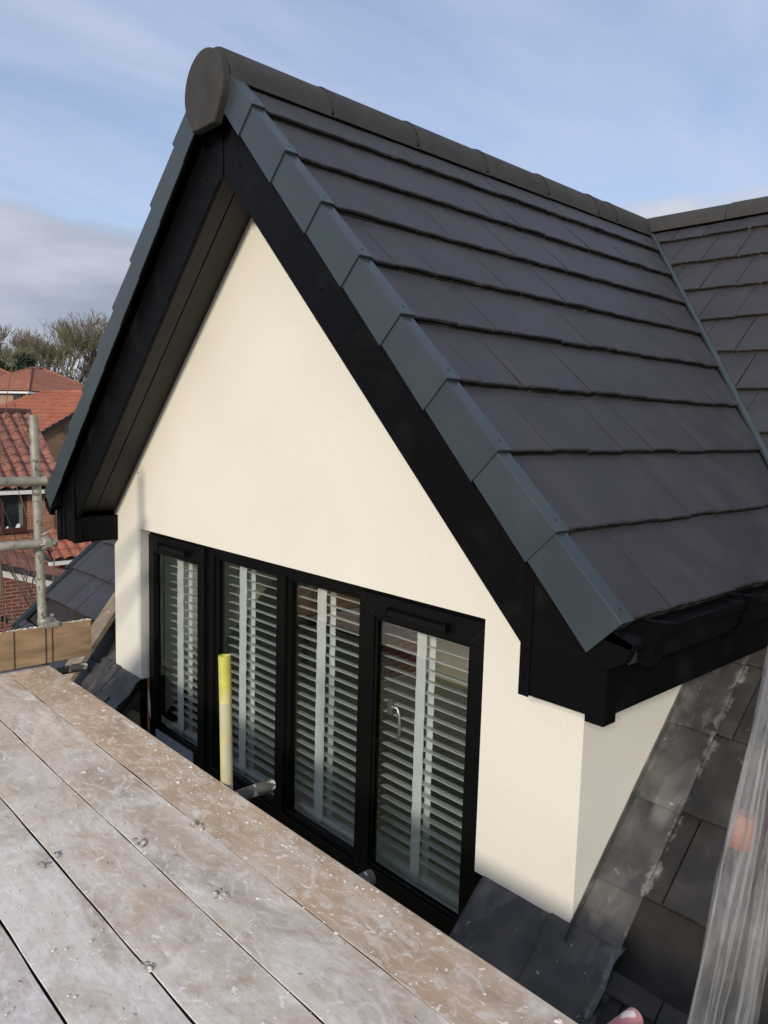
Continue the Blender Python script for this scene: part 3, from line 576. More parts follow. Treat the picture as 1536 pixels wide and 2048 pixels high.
# window --------------------------------------------------------------------------------
YF=.056
wf=MB()
def fr(m_,x0,x1,z0,z1,y0=YF,y1=.125): m_.box((x0,y0,z0),(x1,y1,z1))
fr(wf,.0005,2.3995,-.058,-.0005); fr(wf,.0005,2.3995,-1.25,-1.125)
fr(wf,.0005,.035,-1.125,-.058); fr(wf,2.365,2.3995,-1.125,-.058)
fr(wf,.592,.66,-1.125,-.058); fr(wf,1.197,1.256,-1.125,-.058,YF-.004); fr(wf,1.757,1.80,-1.125,-.058)
wf.box((.001,.02,-1.275),(2.399,YF-.001,-1.245))
WF=wf.build('window_frame','frame',H,bevel=.003)
for x0,x1 in ((.66,1.197),(1.256,1.757)):   # fixed-light beads
    b=MB(); t=.016
    b.box((x0,YF+.012,-.074),(x1,YF+.03,-.058)); b.box((x0,YF+.012,-1.125),(x1,YF+.03,-1.10)); b.box((x0,YF+.012,-1.10),(x0+t,YF+.03,-.074)); b.box((x1-.006,YF+.012,-1.10),(x1,YF+.03,-.074))
    b.build('glazing_bead','frame',WF,bevel=.002)
    g=MB(); g.box((x0+.001,YF+.030,-1.12),(x1-.001,YF+.033,-.06)); g.build('pane','glass',H)
def casement(x0,x1,st,lab):
    c=MB(); z0,z1=-1.165,-.028; yf=YF-.016; yb=YF-.0005
    stt=.085; sb=.075
    c.box((x0,yf,z1-stt),(x1,yb,z1)); c.box((x0,yf,z0),(x1,yb,z0+sb)); c.box((x0,yf,z0+sb),(x0+st,yb,z1-stt)); c.box((x1-st,yf,z0+sb),(x1,yb,z1-stt))
    i=.012
    c.box((x0+st,yf+.008,z1-stt-i),(x1-st,yb,z1-stt)); c.box((x0+st,yf+.008,z0+sb),(x1-st,yb,z0+sb+i)); c.box((x0+st,yf+.008,z0+sb+i),(x0+st+i,yb,z1-stt-i)); c.box((x1-st-i*.5,yf+.008,z0+sb+i),(x1-st,yb,z1-stt-i))
    o=c.build('casement','frame',H,bevel=.003); tag(o,lab)
    g=MB(); g.box((x0+st*.8,YF+.004,z0+sb*.8),(x1-st*.8,YF+.007,z1-stt*.8)); g.build('pane','glass',o)
    mx=(x0+x1)/2
    v=MB(); hw=.14; v.prism([(mx-hw,yf-.001,-.062),(mx-hw,yf-.020,-.068),(mx-hw,yf-.024,-.088),(mx-hw,yf-.001,-.083)],(2*hw,0,0)); v.box((mx-hw-.006,yf-.026,-.092),(mx-hw,yf-.0005,-.058)); v.box((mx+hw,yf-.026,-.092),(mx+hw+.006,yf-.0005,-.058)); v.build('trickle_vent','frame',o,bevel=.0015)
    # mitre lines at the corners
    for cx,cz,sx,sz in ((x0,z1,1,-1),(x1,z1,-1,-1),(x0,z0,1,1),(x1,z0,-1,1)): k=MB(); k.bar((cx+sx*.004,yf-.0006,cz+sz*.004),(cx+sx*(st-.004),yf-.0006,cz+sz*(st-.004)),.0018,.001,(0,1,0)); k.build('mitre_joint','soffit',o)
    return o
c1=casement(.012,.600,.062,'narrow casement at the left end of the dormer window')
c4=casement(1.757,2.385,.082,'casement at the right end of the dormer window')
h=MB(); h.tube([(1.865,.118,-.47),(1.88,.135,-.475),(1.892,.138,-.50),(1.896,.136,-.56),(1.89,.132,-.60)],[.007,.008,.008,.007,.006],8); h.box((1.85,.112,-.50),(1.87,.12,-.44)); h.build('window_handle','steel',c4)
mb=MB(); mb.box((.09,YF-.0185,-1.160),(.50,YF-.0165,-1.098)); mb.build('protective_film','greytape',c1)
mb=MB(); mb.prism([(.020,.030,-.90),(.024,.030,-1.0),(.040,.030,-1.05),(.036,.030,-.97)],(0,.003,0)); mb.build('protective_film','white',c1)
# gable vent pin hole, small render marks
mb=MB(); mb.disc((-.02,-.002,.30),(0,1,0),.005,.003,8); mb.build('drill_hole','mortar',H)
# ------------------------------------------------------------------ venetian blinds
bl=[(.075,.595,(.155,.222),(.182,.240),'venetian blind behind the narrow left end casement'),(.675,1.188,(.775,.835),(.79,.845),'venetian blind in the window pane behind the yellow painted tube'),
    (1.215,1.760,(1.380,1.440),(1.412,1.450),'venetian blind in the third pane, between two fixed mullions'),(1.795,2.355,(1.975,2.022),(1.995,2.028),'venetian blind behind the right end casement with silver handle')]
for x0,x1,t1,t2,lab in bl:
    B=thing('venetian_blind',lab,'blind',((x0+x1)/2,.155,-1.12),'venetian blinds inside the dormer window')
    mb=MB(); z=-.075; th=math.atan(.18)
    while z>-1.075:
        d=V((0,-math.cos(th),math.sin(th)))*.0195; c=V((0,.157,z)); tn=V((0,math.sin(th),math.cos(th)))*.0009
        jj=rnd.uniform(-.0012,.0012); e=V((0,0,jj))
        a0,a1,b0,b1=c+d-tn+e,c+d+tn+e,c-d-tn,c-d+tn
        mid=c+V((0,0,.0013))
        mb.prism([V((x0,0,0))+a0,V((x0,0,0))+a1,V((x0,0,0))+mid+tn,V((x0,0,0))+b1,V((x0,0,0))+b0,V((x0,0,0))+mid-tn],(x1-x0,0,0)); z-=.0437
    mb.build('slats','blind',B)
    mb=MB(); mb.box((x0,.138,-1.118),(x1,.178,-1.096)); mb.build('bottom_rail','blind',B,bevel=.003)
    mb=MB(); mb.box((x0,.13,-.058),(x1,.185,-.02)); mb.build('head_rail','blind',B,bevel=.003)
    mb=MB(); pts=[]; 
    n=26
    for (ta,tb),yy in ((t1,.1355),(t2,.1785)):
        vs=[];fs=[]
        for i in range(n+1):
            z=-.058-(1.098-.058)*i/n; w=.0015*math.sin(i*2.1); vs+=[(ta,yy+w,z),(tb,yy+w,z)]
        for i in range(n): fs.append((2*i,2*i+1,2*i+3,2*i+2))
        if yy<.15: vs+=[(ta-.012,.134,-1.114),(tb-.012,.134,-1.125)]; fs.append((2*n,2*n+1,2*n+3,2*n+2))
        o_=len(vs); mb.add(vs+[V(p)+V((0,.0012,0)) for p in vs],fs+[tuple(q+o_ for q in f[::-1]) for f in fs])
    mb.build('ladder_tape','tape',B)
# ------------------------------------------------------------------ scaffold
ZD=-.52
ed=[-.643,-.8235,-1.005,-1.1845,-1.3615,-1.541,-1.72,-1.90,-2.08,-2.26]
labs=['brown scaffold board nearest the window, forming the edge of the platform','second scaffold board from the window edge, scuffed with pale plaster','third scaffold board from the window, with plaster lumps along its seam',
 'fourth scaffold board from the window, streaked white down its middle','fifth scaffold board from the window, in the lower left corner','sixth scaffold board from the window, last one before the outer board',
 'outermost scaffold board of the platform, seventh from the window']
bmi=[0,1,1,2,3,3,2,1,0]
for i in range(7):
    y1,y0=ed[i],ed[i+1]; g=[.0008,.0012,.0016,.0030,.0034,.004,.004,.004,.004][i]
    mb=MB(); n=60; xa,xb=.43+rnd.uniform(-.004,.008)+(0 if i else .0),4.95; top=[];
    rr=random.Random(40+i)
    def edge(base,amp): 
        ph=[rr.uniform(0,6) for _ in range(4)]
        return [base+amp*(.5*math.sin(ph[0]+t*5/n*6)+.35*math.sin(ph[1]+t*17/n*6)+.25*math.sin(ph[2]+t*41/n*6)) for t in range(n+1)]
    e1=edge(y1-g*.9,.0014 if i else .0006); e0=edge(y0+g*.9,.0017); zo=rr.uniform(-.0015,.0015)
    vs=[];fs=[]
    for t in range(n+1):
        x=xa+(xb-xa)*t/n; z=ZD+zo+.0012*math.sin(t*.21+i)
        c=.0012
        vs+=[(x,e0[t],z-.03),(x,e0[t],z-c),(x,e0[t]+c,z),(x,(e0[t]+e1[t])/2,z+.0005),(x,e1[t]-c,z),(x,e1[t],z-c),(x,e1[t],z-.03)]
    for t in range(n):
        for k in range(7): k2=(k+1)%7; fs.append((t*7+k,t*7+k2,(t+1)*7+k2,(t+1)*7+k)); mb.mi=getattr(mb,'mi',[])+[1 if k in(0,5) else 0]
    fs+=[tuple(range(7))[::-1],tuple(range(n*7,n*7+7))]
    mb.mi=mb.mi+[0,0]; mb.add(vs,fs,False); o=mb.build('scaffold_board',BM[bmi[i]],None,recalc=True); tag(o,labs[i],'scaffold board','scaffold boards of the platform')
# plaster flakes strewn over the boards
mb=MB()
for i in range(1100):
    x=rnd.uniform(.5,3.3); y=rnd.uniform(-1.5,-.66)
    if rnd.random()<.5: y=-.65-abs(rnd.gauss(0,.07)); 
    r=rnd.choice([.0012,.0016,.002,.003])*rnd.uniform(.7,1.5)
    if rnd.random()<.05: r*=2.3
    mb.lump((x,y,ZD+.0012),r,.45,6)
tag(mb.build('plaster_flakes','splash',None),'small cream plaster flakes scattered over the scaffold boards','plaster flakes',kind='stuff')
# lumps
lumps=[((1.93,-.875),'crusty grey plaster lump on the seam of the two boards by the yellow tube'),((2.00,-1.045),'largest pair of plaster lumps, on the seam of the second and third boards'),
 ((1.99,-1.19),'plaster lump near the left edge, on the third board seam'),((2.45,-1.19),'bent grey plaster curl on the wide gap in the lower middle'),((2.50,-.99),'small plaster crumb on the middle of the second board'),((2.05,-1.23),'plaster lump standing alone on the fourth board')]
def pix(u,v,z):   # (hard numbers below were measured once; kept as world coordinates)
    pass
LP=[(2.084,-.835),(2.075,-.985),(1.995,-1.175),(2.52,-1.185),(2.42,-.945),(2.02,-1.215)]
for (x,y),(q,lab) in zip(LP,lumps):
    mb=MB(); 
    for k in range(rnd.randint(5,15)):
        a=rnd.uniform(0,6.28); d=abs(rnd.gauss(0,.011)); mb.lump((x+math.cos(a)*d*1.7,y+math.sin(a)*d*.8,ZD+.001),rnd.uniform(.002,.009),rnd.uniform(.25,.9),9)
    tag(mb.build('plaster_lump','crust',None),lab,'plaster lump','lumps of dried plaster on the boards')
def coupler(mb,c,axis,r=.024):
    c=V(c); a=V(axis).normalized(); mb.tube([c-a*.018,c-a*.012,c+a*.012,c+a*.018],[r+.004,r+.008,r+.008,r+.004],14)
    x=a.cross(V((0,0,1)) if abs(a.z)<.9 else V((1,0,0))).normalized(); mb.box(tuple(c+x*r*1.0-V((.012,.012,.012))),tuple(c+x*r*1.0+V((.016,.016,.012)))); mb.tube([c+x*(r+.008)+a*.03,c+x*(r+.008)-a*.034],.0045,6); mb.disc(c+x*(r+.008)+a*.02,a,.010,.010,6)
def tubething(p0,p1,r,m,lab,group='scaffold tubes',hollow=True):
    mb=MB(); mb.tube([p0,p1],r,24,inner=r*.82 if hollow else None); o=mb.build('scaffold_tube',m,None); tag(o,lab,'scaffold tube',group); return o
# left standard
tubething((.40,-.642,-.9),(.40,-.6735,.592),.0192,'galv','weathered upright scaffold tube rising behind the toe board at left')
tubething((.438,-3.2,.309),(.438,-.640,.309),.0195,'galv','upper horizontal guard rail tube at left edge, its end at the upright')
tubething((.438,-3.2,.034),(.438,-.600,.034),.0185,'galv','lower horizontal guard rail tube held by the rusty coupler')
mb=MB(); coupler(mb,(.437,-.645,.034),(0,1,0),.022); coupler(mb,(.404,-.652,.034),(0,0,1),.022); mb.tube([(.43,-.66,.07),(.44,-.63,.085),(.43,-.60,.075)],.004,6)
tag(mb.build('scaffold_coupler','galv',None),'steel coupler clamping the lower guard rail to the upright','coupler','scaffold couplers')
mb=MB(); coupler(mb,(.405,-.645,-.325),(0,0,1),.024); mb.box((.41,-.665,-.342),(.475,-.60,-.320)); 
o=mb.build('scaffold_coupler','galv',None,bevel=.006); tag(o,'paint splashed clip fixing the toe board to the foot of the upright','coupler','scaffold couplers')
# toe board
mb=MB(); mb.prism([(.447,-1.9,-.505),(.447,-.462,-.497),(.447,-.464,-.330),(.447,-1.9,-.336)],(.024,0,0)); o=mb.build('toe_board','ply',None,bevel=.003); tag(o,'brown timber toe board on edge at the left end of the platform','toe board')
mb=MB()
for y in (-.640,-.668,-.80): mb.box((.4712,y,-.50),(.4735,y+.003,-.335))
mb.build('board_joint','mortar',o)
mb=MB()
for i in range(110): y=-.465-rnd.random()**1.3*.6; mb.lump((.459+rnd.uniform(-.010,.010),y,-.3305-.006*(-.465-y)*.7),rnd.uniform(.003,.007),.35,6)
mb.build('plaster_spill','splash',o)
# stub tubes
def stub(a,b,lab,m='galvd'): return tubething(a,b,.0195,m,lab,'short tube ends under the platform')
stub((1.931,-1.4,-.5725),(1.931,-.468,-.5725),'plaster splashed tube end poking out beside the yellow tube')
stub((2.52,-1.4,-.5725),(2.52,-.567,-.5725),'short tube end just poking out below the right casement')
stub((.389,-1.4,-.5725),(.389,-.458,-.5725),'grey tube end poking out beneath the toe board')
stub((3.12,-1.4,-.60),(3.205,-.452,-.600),'pink painted tube end at the bottom edge of the photo','pink')
# yellow topped standard
yt=MB(); a=V((1.93,-.622,-2.0)); d0=V((1.905,-.622,-.52)); top=V((1.880,-.617,-.128)); mid=V((1.8905,-.619,-.275))
yt.tube([a,d0,mid],.0190,24,cap=False); Y=thing('scaffold_tube','upright scaffold tube with bright yellow painted top in front of the window','scaffold tube',(1.905,-.622,-.6),'scaffold tubes')
M['yel']=specks(mat('yellow_paint',(.46,.45,.075),.6,var=.2,vscale=16,bump=.3,bscale=60,col2=(.52,.50,.20),mask=(.45,.62),mscale=14),(.5,.48,.36),24,.62,.6)
M['bone']=specks(mat('worn_tube',(.46,.42,.29),.6,var=.14,vscale=20,bump=.3,bscale=50,col2=(.48,.46,.14),mask=(.50,.66),mscale=14,mstretch=(1,1,.4)),(.2,.16,.1),46,.70,.6)
yt.build('tube_body','bone',Y)
yt=MB(); yt.tube([mid,top],.0193,24,inner=.0155); yt.build('painted_top','yel',Y)
# plank lying on the roof by the left pier
mb=MB()
A=mp(-.98,.42,.012);B_=mp(-.30,-.42,.012)
dl=(B_-A).normalized(); side=dl.cross(nM).normalized()
if side.x<0: side=-side
A=V((-.735,.175,-.640))+nM*.02; B_=V((-.40,-.36,-1.12))+nM*.05
dl=(B_-A).normalized(); side=dl.cross(nM).normalized(); 
mb.prism([A-side*.075-dl*.2,A+side*.075-dl*.2,B_+side*.075,B_-side*.075],nM*.03)
tag(mb.build('timber_plank','timber',None,bevel=.002),'weathered plank lying on the slates beside the left pier','plank')
# polythene bundle hanging at right
mb=MB()
def strip(cx,cy,w0,w1,z0,z1,ph,amp=.012,n=26,m=14,ax=(.78,.62),lean=(0,0)):
    vs=[];fs=[]
    for i in range(n+1):
        t=i/n; z=z1+(z0-z1)*t; w=w1+(w0-w1)*t
        for j in range(m+1):
            s=(j/m-.5); fold=amp*math.sin(s*13+ph+t*2.2)+amp*.5*math.sin(s*29+ph*2-t*5)+.005*math.sin(t*19+s*9)+.003*math.sin(t*53+s*31+ph)*math.sin(s*47+t*11)
            vs.append((cx+ax[0]*s*w-ax[1]*fold+lean[0]*t,cy+ax[1]*s*w+ax[0]*fold+lean[1]*t,z))
    for i in range(n):
        for j in range(m): a=i*(m+1)+j; fs.append((a,a+1,a+m+2,a+m+1))
    mb.add(vs,fs,True)
PA=(.67,.74)
strip(3.405,-.185,.135,.060,-.80,.75,.3,.014,ax=PA,lean=(-.052,-.262),m=24,n=50)
strip(3.425,-.175,.055,.04,-.80,.75,2.0,.009,ax=PA,lean=(-.040,-.252),m=18,n=50)
strip(3.395,-.195,.075,.035,-.80,.75,4.1,.012,ax=PA,lean=(-.075,-.275),m=18,n=50)
PS=mb.build('polythene_sheet','poly',None); tag(PS,'bunched translucent polythene sheet hanging at the right edge','plastic sheet')
mb=MB(); mb.tube([(3.340,-.322,-.150),(3.336,-.332,-.215)],[.022,.026],12); M['orange']=mat('orange_tape',(.36,.15,.10),.6,var=.1); tag(mb.build('tape_roll','orange',None),'orange tape roll caught in the hanging polythene','tape')
# tube that carries the sheet (outside the picture, above)
# ------------------------------------------------------------------ neighbouring houses
def pantile(name,poly,udir,gauge,colw,amp,m,parent,step=.02,res=6,thick=.03):
    """curved, stepped tile sheet on the plane of the convex polygon 'poly' (3d), udir along the eaves"""
    P=[V(p) for p in poly]; u=V(udir).normalized(); nn=V((0,0,0))
    for i in range(len(P)): nn+=P[i].cross(P[(i+1)%len(P)])
    nn.normalize(); 
    if nn.z<0: nn=-nn
    v=nn.cross(u).normalized()
    if v.z<0: v=-v
    O=P[0]; us=[(p-O).dot(u) for p in P]; vs_=[(p-O).dot(v) for p in P]; u0,u1=min(us)-colw,max(us)+colw; v0,v1=min(vs_),max(vs_)
    nu=int((u1-u0)/colw*res); nr=int((v1-v0)/gauge)+1; mb=MB(); vv=[];ff=[]
    for r in range(nr):
        va=v0+r*gauge; vb=va+gauge; o=len(vv)
        for e,(vc,h) in enumerate(((va,0.0),(va,step),(vb,0.0))):
            for i in range(nu+1):
                uu=u0+(u1-u0)*i/nu; w=amp*(abs(math.sin(math.pi*uu/colw))**1.4); vv.append(O+u*uu+v*(vc+rnd.uniform(-.002,.002)*0)+nn*(w+h))
        for e in range(2):
            for i in range(nu): a=o+e*(nu+1)+i; ff.append((a,a+1,a+nu+2,a+nu+1))
    mb.add(vv,ff,False)
    clips=[]; c=sum(P,V((0,0,0)))/len(P)
    for i in range(len(P)):
        a,b=P[i],P[(i+1)%len(P)]; en=(b-a).cross(nn).normalized()
        if en.dot(c-a)>0: en=-en
        clips.append((a,en))
    o=mb.build(name,m,parent,clips=clips)
    t=MB(); t.prism([p-nn*.01 for p in P],-nn*thick); t.build('roof_base','mortar',o)
    return o
# House A: nearest neighbour, wall faces +x
A=thing('brick_house','orange brick house with white gutter and brown framed window, behind the guard rails','house',(-14.5,1,-4.3))
AX=-12.58; AY=4.06
ww=MB(); 
ww.box((AX-.12,-3,-4.3),(AX,2.38,-.84)); ww.box((AX-.12,3.50,-4.3),(AX,AY,-.84)); ww.box((AX-.12,2.38,-4.3),(AX,3.50,-1.76)); ww.box((AX-.12,2.38,-1.0),(AX,3.50,-.84))
ww.box((AX-5,AY-.12,-4.3),(AX-.12,AY,-.84)); ww.prism([(AX-.0,AY-.12,-.84),(AX-5.0,AY-.12,-.84),(AX-2.5,AY-.12,.66)],(0,.119,0)); ww.box((AX-5,-3,-4.3),(AX-4.88,AY-.12,-.84))
ww.build('wall','brickA',A)
pe=.22
pantile('roof',[(AX+pe,-3.2,-.90),(AX+pe,AY+.18,-.90),(AX-2.0,AY+.18,.62),(AX-2.0,-3.2,.62)],(0,1,0),.27,.235,.062,'panA',A)
pantile('roof',[(AX-4.3,-3.2,-.90),(AX-4.3,AY+.18,-.90),(AX-2.0,AY+.18,.62),(AX-2.0,-3.2,.62)],(0,1,0),.27,.235,.062,'panA',A)
m_=MB(); m_.tube([(AX-2.0,-3.2,.64),(AX-2.0,AY+.2,.64)],.09,10); m_.tube([(AX+pe,AY+.16,-.87),(AX-2.0,AY+.16,.65)],.05,8); m_.build('ridge','panA',A)
m_=MB(); m_.box((AX+.12,-3.2,-1.0),(AX+.24,AY+.12,-.925)); m_.box((AX+.01,-3.2,-.99),(AX+.12,AY+.1,-.96)); m_.build('gutter','white',A)
m_=MB(); m_.tube([(AX+.08,AY-.05,-.97),(AX+.08,AY-.05,-4.2)],.04,8); m_.build('downpipe','brownwin',A)
w=MB(); z0,z1,y0,y1=-1.76,-1.0,2.38,3.50; f=.055
w.box((AX-.08,y0,z0),(AX-.02,y1,z0+f)); w.box((AX-.08,y0,z1-f),(AX-.02,y1,z1)); w.box((AX-.08,y0,z0+f),(AX-.02,y0+f,z1-f)); w.box((AX-.08,y1-f,z0+f),(AX-.02,y1,z1-f)); w.box((AX-.08,3.0,z0+f),(AX-.02,3.0+f,z1-f)); w.box((AX-.04,y0-.08,z0-.04),(AX+.06,y1+.1,z0))
wo=w.build('window','brownwin',A); g=MB(); g.box((AX-.06,y0+f,z0+f),(AX-.055,y1-f,z1-f)); g.build('pane','darkglass',wo)
g=MB(); g.box((AX-.053,3.35,z0+f),(AX-.05,3.43,z1-f)); g.build('curtain','curtain',wo)
g=MB(); g.lump((AX-.05,3.33,z0+f),.05,1.6,8); g.lump((AX-.05,3.12,z0+f),.03,1.0,8); g.build('ornament','white',wo)
# House B: orange roof with brick gable and dish
B=thing('brick_house','house with large bright orange tiled roof and brown brick gable wall','house',(-22,7,-4.3))
Rb=V((-20.763,8.720,1.364)); Lb=V((-24.28,7.892,1.345)); Eb=V((-20.10,5.92,-.197))
rdir=(Lb-Rb); rdir.z=0; rdir.normalize(); sdir=V((Eb.x-Rb.x,Eb.y-Rb.y,0)); sdir=(sdir-rdir*sdir.dot(rdir)).normalized()
run=math.hypot(Eb.x-Rb.x,Eb.y-Rb.y); Eb=Rb+sdir*run; Eb.z=-.197; Lb=Rb+rdir*3.62; 
Hb=Lb+rdir*(run)+sdir*run; Hb.z=Eb.z
pantile('roof',[Eb,Hb,Lb,Rb],rdir,.25,.22,.03,'panB',B,step=.03,res=4)
Fb=Rb-sdir*run; Fb.z=Eb.z; Gb=Lb+rdir*run-sdir*run; Gb.z=Eb.z
pantile('roof',[Fb,Gb,Lb,Rb],rdir,.25,.22,.03,'panB',B,step=.03,res=4)
pantile('roof',[Hb,Gb,Lb],sdir,.25,.22,.03,'panB',B,step=.03,res=4)
m_=MB(); m_.tube([Rb+V((0,0,.03)),Lb+V((0,0,.03))],.075,8); m_.tube([Lb+V((0,0,.02)),Hb+V((0,0,.02))],.06,8); m_.build('ridge','panB',B)
m_=MB(); wd=-rdir*.0
base=[Eb+rdir*.06-sdir*.12,Fb+rdir*.06+sdir*.12]
q=[V((base[0].x,base[0].y,-4.3)),V((base[1].x,base[1].y,-4.3)),V((base[1].x,base[1].y,Eb.z)),V((Rb.x,Rb.y,Rb.z-.09))+rdir*.06,V((base[0].x,base[0].y,Eb.z))]
m_.prism(q,rdir*.15)
q=[V((base[0].x,base[0].y,-4.3)),V((base[0].x,base[0].y,Eb.z-.02))]; q+= [p+rdir*6.4 for p in q[::-1]]; m_.prism(q,-sdir*.15)
m_.build('wall','brickB',B)
m_=MB(); m_.bar(Eb+V((0,0,-.06)),Rb+V((0,0,-.06)),.08,.07); m_.build('verge','mortar',B)
# dish
dc=Rb+sdir*1.42+V((0,0,-1.30))-rdir*.12; dc=Rb+sdir*(run*.50)+V((0,0,-.5*(1.56)-.42))-rdir*.14
m_=MB(); nn=(CP-dc); nn.z=.3; nn.normalize(); m_.tube([dc,dc+nn*.02,dc+nn*.05],[.12,.19,.215],16); m_.tube([dc,dc+rdir*.16],.02,6); m_.tube([dc-V((0,0,.18)),dc+nn*.2-V((0,0,.12))],.012,6); m_.build('satellite_dish','mortar',B)
m_=MB(); m_.tube([dc+rdir*.12,V((dc.x,dc.y,-3.6))+rdir*.12],.014,5); m_.build('cable','mortar',B)
# Houses C: hipped roofs further back
def hiphouse(K,rd,ld,a,b,ze,rise,ridge_len,lab,win=True,zb=-.6,grp=None):
    Hn=thing('brick_house',lab,'house',(K[0],K[1],zb),grp); K=V((K[0],K[1],ze)); rd=V((*rd,0)).normalized(); l_=V((*ld,0)).normalized()
    c=K+rd*a/2+l_*b/2; c1=c-rd*ridge_len/2; c2=c+rd*ridge_len/2; c1.z=c2.z=ze+rise
    p00=K-rd*.25-l_*.25; p10=K+rd*(a+.25)-l_*.25; p11=K+rd*(a+.25)+l_*(b+.25); p01=K-rd*.25+l_*(b+.25)
    for poly,u in (([p00,p10,c2,c1],rd),([p00,p01,c1],l_),([p01,p11,c2,c1],rd),([p10,p11,c2],l_)): pantile('roof',poly,u,.27,.24,.035,'panC',Hn,step=.02,res=4)
    m_=MB()
    for s,e in ((p00,c1),(p10,c2),(p01,c1),(p11,c2),(c1,c2)): m_.tube([s+V((0,0,.03)),e+V((0,0,.04))],.09,6)
    m_.build('ridge','panC',Hn)
    m_=MB()
    for s,d_,Lh,inn in ((K,rd,a,l_),(K,l_,b,rd),(K+rd*a,l_,b,-rd),(K+l_*b,rd,a,-l_)):
        q=[V((s.x,s.y,zb-1.5)),V((s.x,s.y,ze-.05))]; q+=[p+d_*Lh for p in q[::-1]]; m_.prism(q,inn*.15)
    m_.build('wall','brickC',Hn)
    m_=MB(); m_.bar(p00-V((0,0,.10)),p10-V((0,0,.10)),.1,.12); m_.bar(p00-V((0,0,.10)),p01-V((0,0,.10)),.1,.12); s=K+l_*.02-rd*.06; m_.tube([V((s.x,s.y,zb-1.5)),V((s.x,s.y,ze-.1))],.06,6); m_.build('gutter','white',Hn)
    if win:
        for t in win:
            s=K+l_*t-rd*.02; q=[V((s.x,s.y,ze-.95)),V((s.x,s.y,ze-.16))]; q+=[p+l_*.8 for p in q[::-1]]; m_=MB(); m_.prism(q,-rd*.04); o=m_.build('window','brownwin',Hn)
            s=K+l_*(t+.08)-rd*.06; 
            for e in (0,.34): 
                q=[V((s.x,s.y,ze-.88)),V((s.x,s.y,ze-.23))]; q=[p+l_*e for p in q]; q+=[p+l_*.3 for p in q[::-1]]; m_=MB(); m_.prism(q,-rd*.01); m_.build('pane','darkglass',o)
    return Hn
hiphouse((-46.8,14.83),(-.38,.92),(-.92,-.38),6.3,5.6,2.05,1.62,.9,'far house with broad hipped pantile roof, in front of the bare trees',win=(.5,2.6,4.3))
hiphouse((-55.5,14.4),(-.38,.92),(-.92,-.38),6.0,5.6,2.35,1.75,.8,'farthest house, hipped roof half hidden behind the broad hipped one',win=None)
# garage D : brick with white bargeboard
D=thing('brick_garage','low red brick garage with white bargeboard and dark verge tiles','garage',(-9.5,2,-4.3))
DX=-8.8
m_=MB(); m_.prism([(DX,-1.5,-4.3),(DX,3.2,-4.3),(DX,3.2,-2.32),(DX,1.30,-1.66),(DX,-1.5,-2.7)],(-.15,0,0)); m_.build('wall','brickD',D)
m_=MB(); m_.bar((DX+.05,1.25,-1.66),(DX+.05,3.35,-2.385),.04,.10,(0,0,1)); m_.bar((DX+.05,1.25,-1.66),(DX+.05,-1.5,-2.6),.04,.10,(0,0,1)); m_.build('bargeboard','white',D)
m_=MB(); m_.prism([(DX+.10,1.22,-1.50),(DX+.10,3.45,-2.28),(DX+.10,3.45,-2.36),(DX+.10,1.22,-1.60)],(-.16,0,0)); m_.build('verge_tiles','tile',D)
pantile('roof',[(DX+.05,3.42,-2.28),(DX-4,3.42,-2.28),(DX-4,1.22,-1.50),(DX+.05,1.22,-1.50)],(1,0,0),.26,.22,.03,'panC',D)
pantile('roof',[(DX+.05,-1.6,-2.5),(DX-4,-1.6,-2.5),(DX-4,1.22,-1.50),(DX+.05,1.22,-1.50)],(1,0,0),.26,.22,.03,'panC',D)
# low orange extension E
E_=thing('brick_extension','low extension with orange pantiles and gutter, seen under the left end of the dormer eaves','building',(-11,4,-4.3))
m_=MB(); m_.box((-11.6,3.25,-4.3),(-10.6,5.2,-2.12)); m_.build('wall','brickD',E_)
pantile('roof',[(-10.45,3.25,-2.05),(-10.45,5.3,-2.05),(-11.3,5.3,-1.62),(-11.3,3.25,-1.62)],(0,1,0),.26,.2,.035,'panE',E_)
m_=MB(); m_.box((-10.45,3.15,-2.14),(-10.36,5.3,-2.08)); m_.build('gutter','white',E_)
m_=MB(); m_.prism([(-10.5,3.02,-1.75),(-10.5,3.2,-2.05),(-10.42,3.2,-2.1),(-10.42,2.98,-1.95)],(-.3,0,.02)); m_.build('lead_flashing','lead',E_)
# ------------------------------------------------------------------ vegetation
def bare_tree(seed,h=9,spread=.55,levels=6,tw=1.0):
    r=random.Random(seed); mb=MB()
    def grow(p,d,L,rad,lv):
        n=3; pts=[p]; q=p.copy(); dd=d.copy()
        for i in range(n):
            dd=(dd+V((r.uniform(-1,1),r.uniform(-1,1),r.uniform(-.4,.9)))*.13).normalized(); q=q+dd*L/n; pts.append(q.copy())
        mb.tube(pts,[max(.016*tw,rad*(1-.35*i/n)) for i in range(n+1)],5 if lv<2 else 3,cap=False)
        if lv>=levels: return
        k=(3 if lv<4 else 3)+ (1 if r.random()<.4 else 0)
        for i in range(k):
            a=r.uniform(0,6.28); s=r.uniform(.5,1.0)*spread*1.25; x=dd.cross(V((0,0,1)) if abs(dd.z)<.95 else V((1,0,0))).normalized(); y=dd.cross(x)
            nd=(dd+(x*math.cos(a)+y*math.sin(a))*s+V((0,0,.10))).normalized()
            st=pts[-1] if i<2 else pts[r.choice([1,2,2,3])]
            grow(st,nd,L*r.uniform(.62,.86),rad*r.uniform(.5,.66),lv+1)
    grow(V((0,0,0)),V((r.uniform(-.06,.06),r.uniform(-.06,.06),1)).normalized(),h*.30,h*.018,0)
    return mb
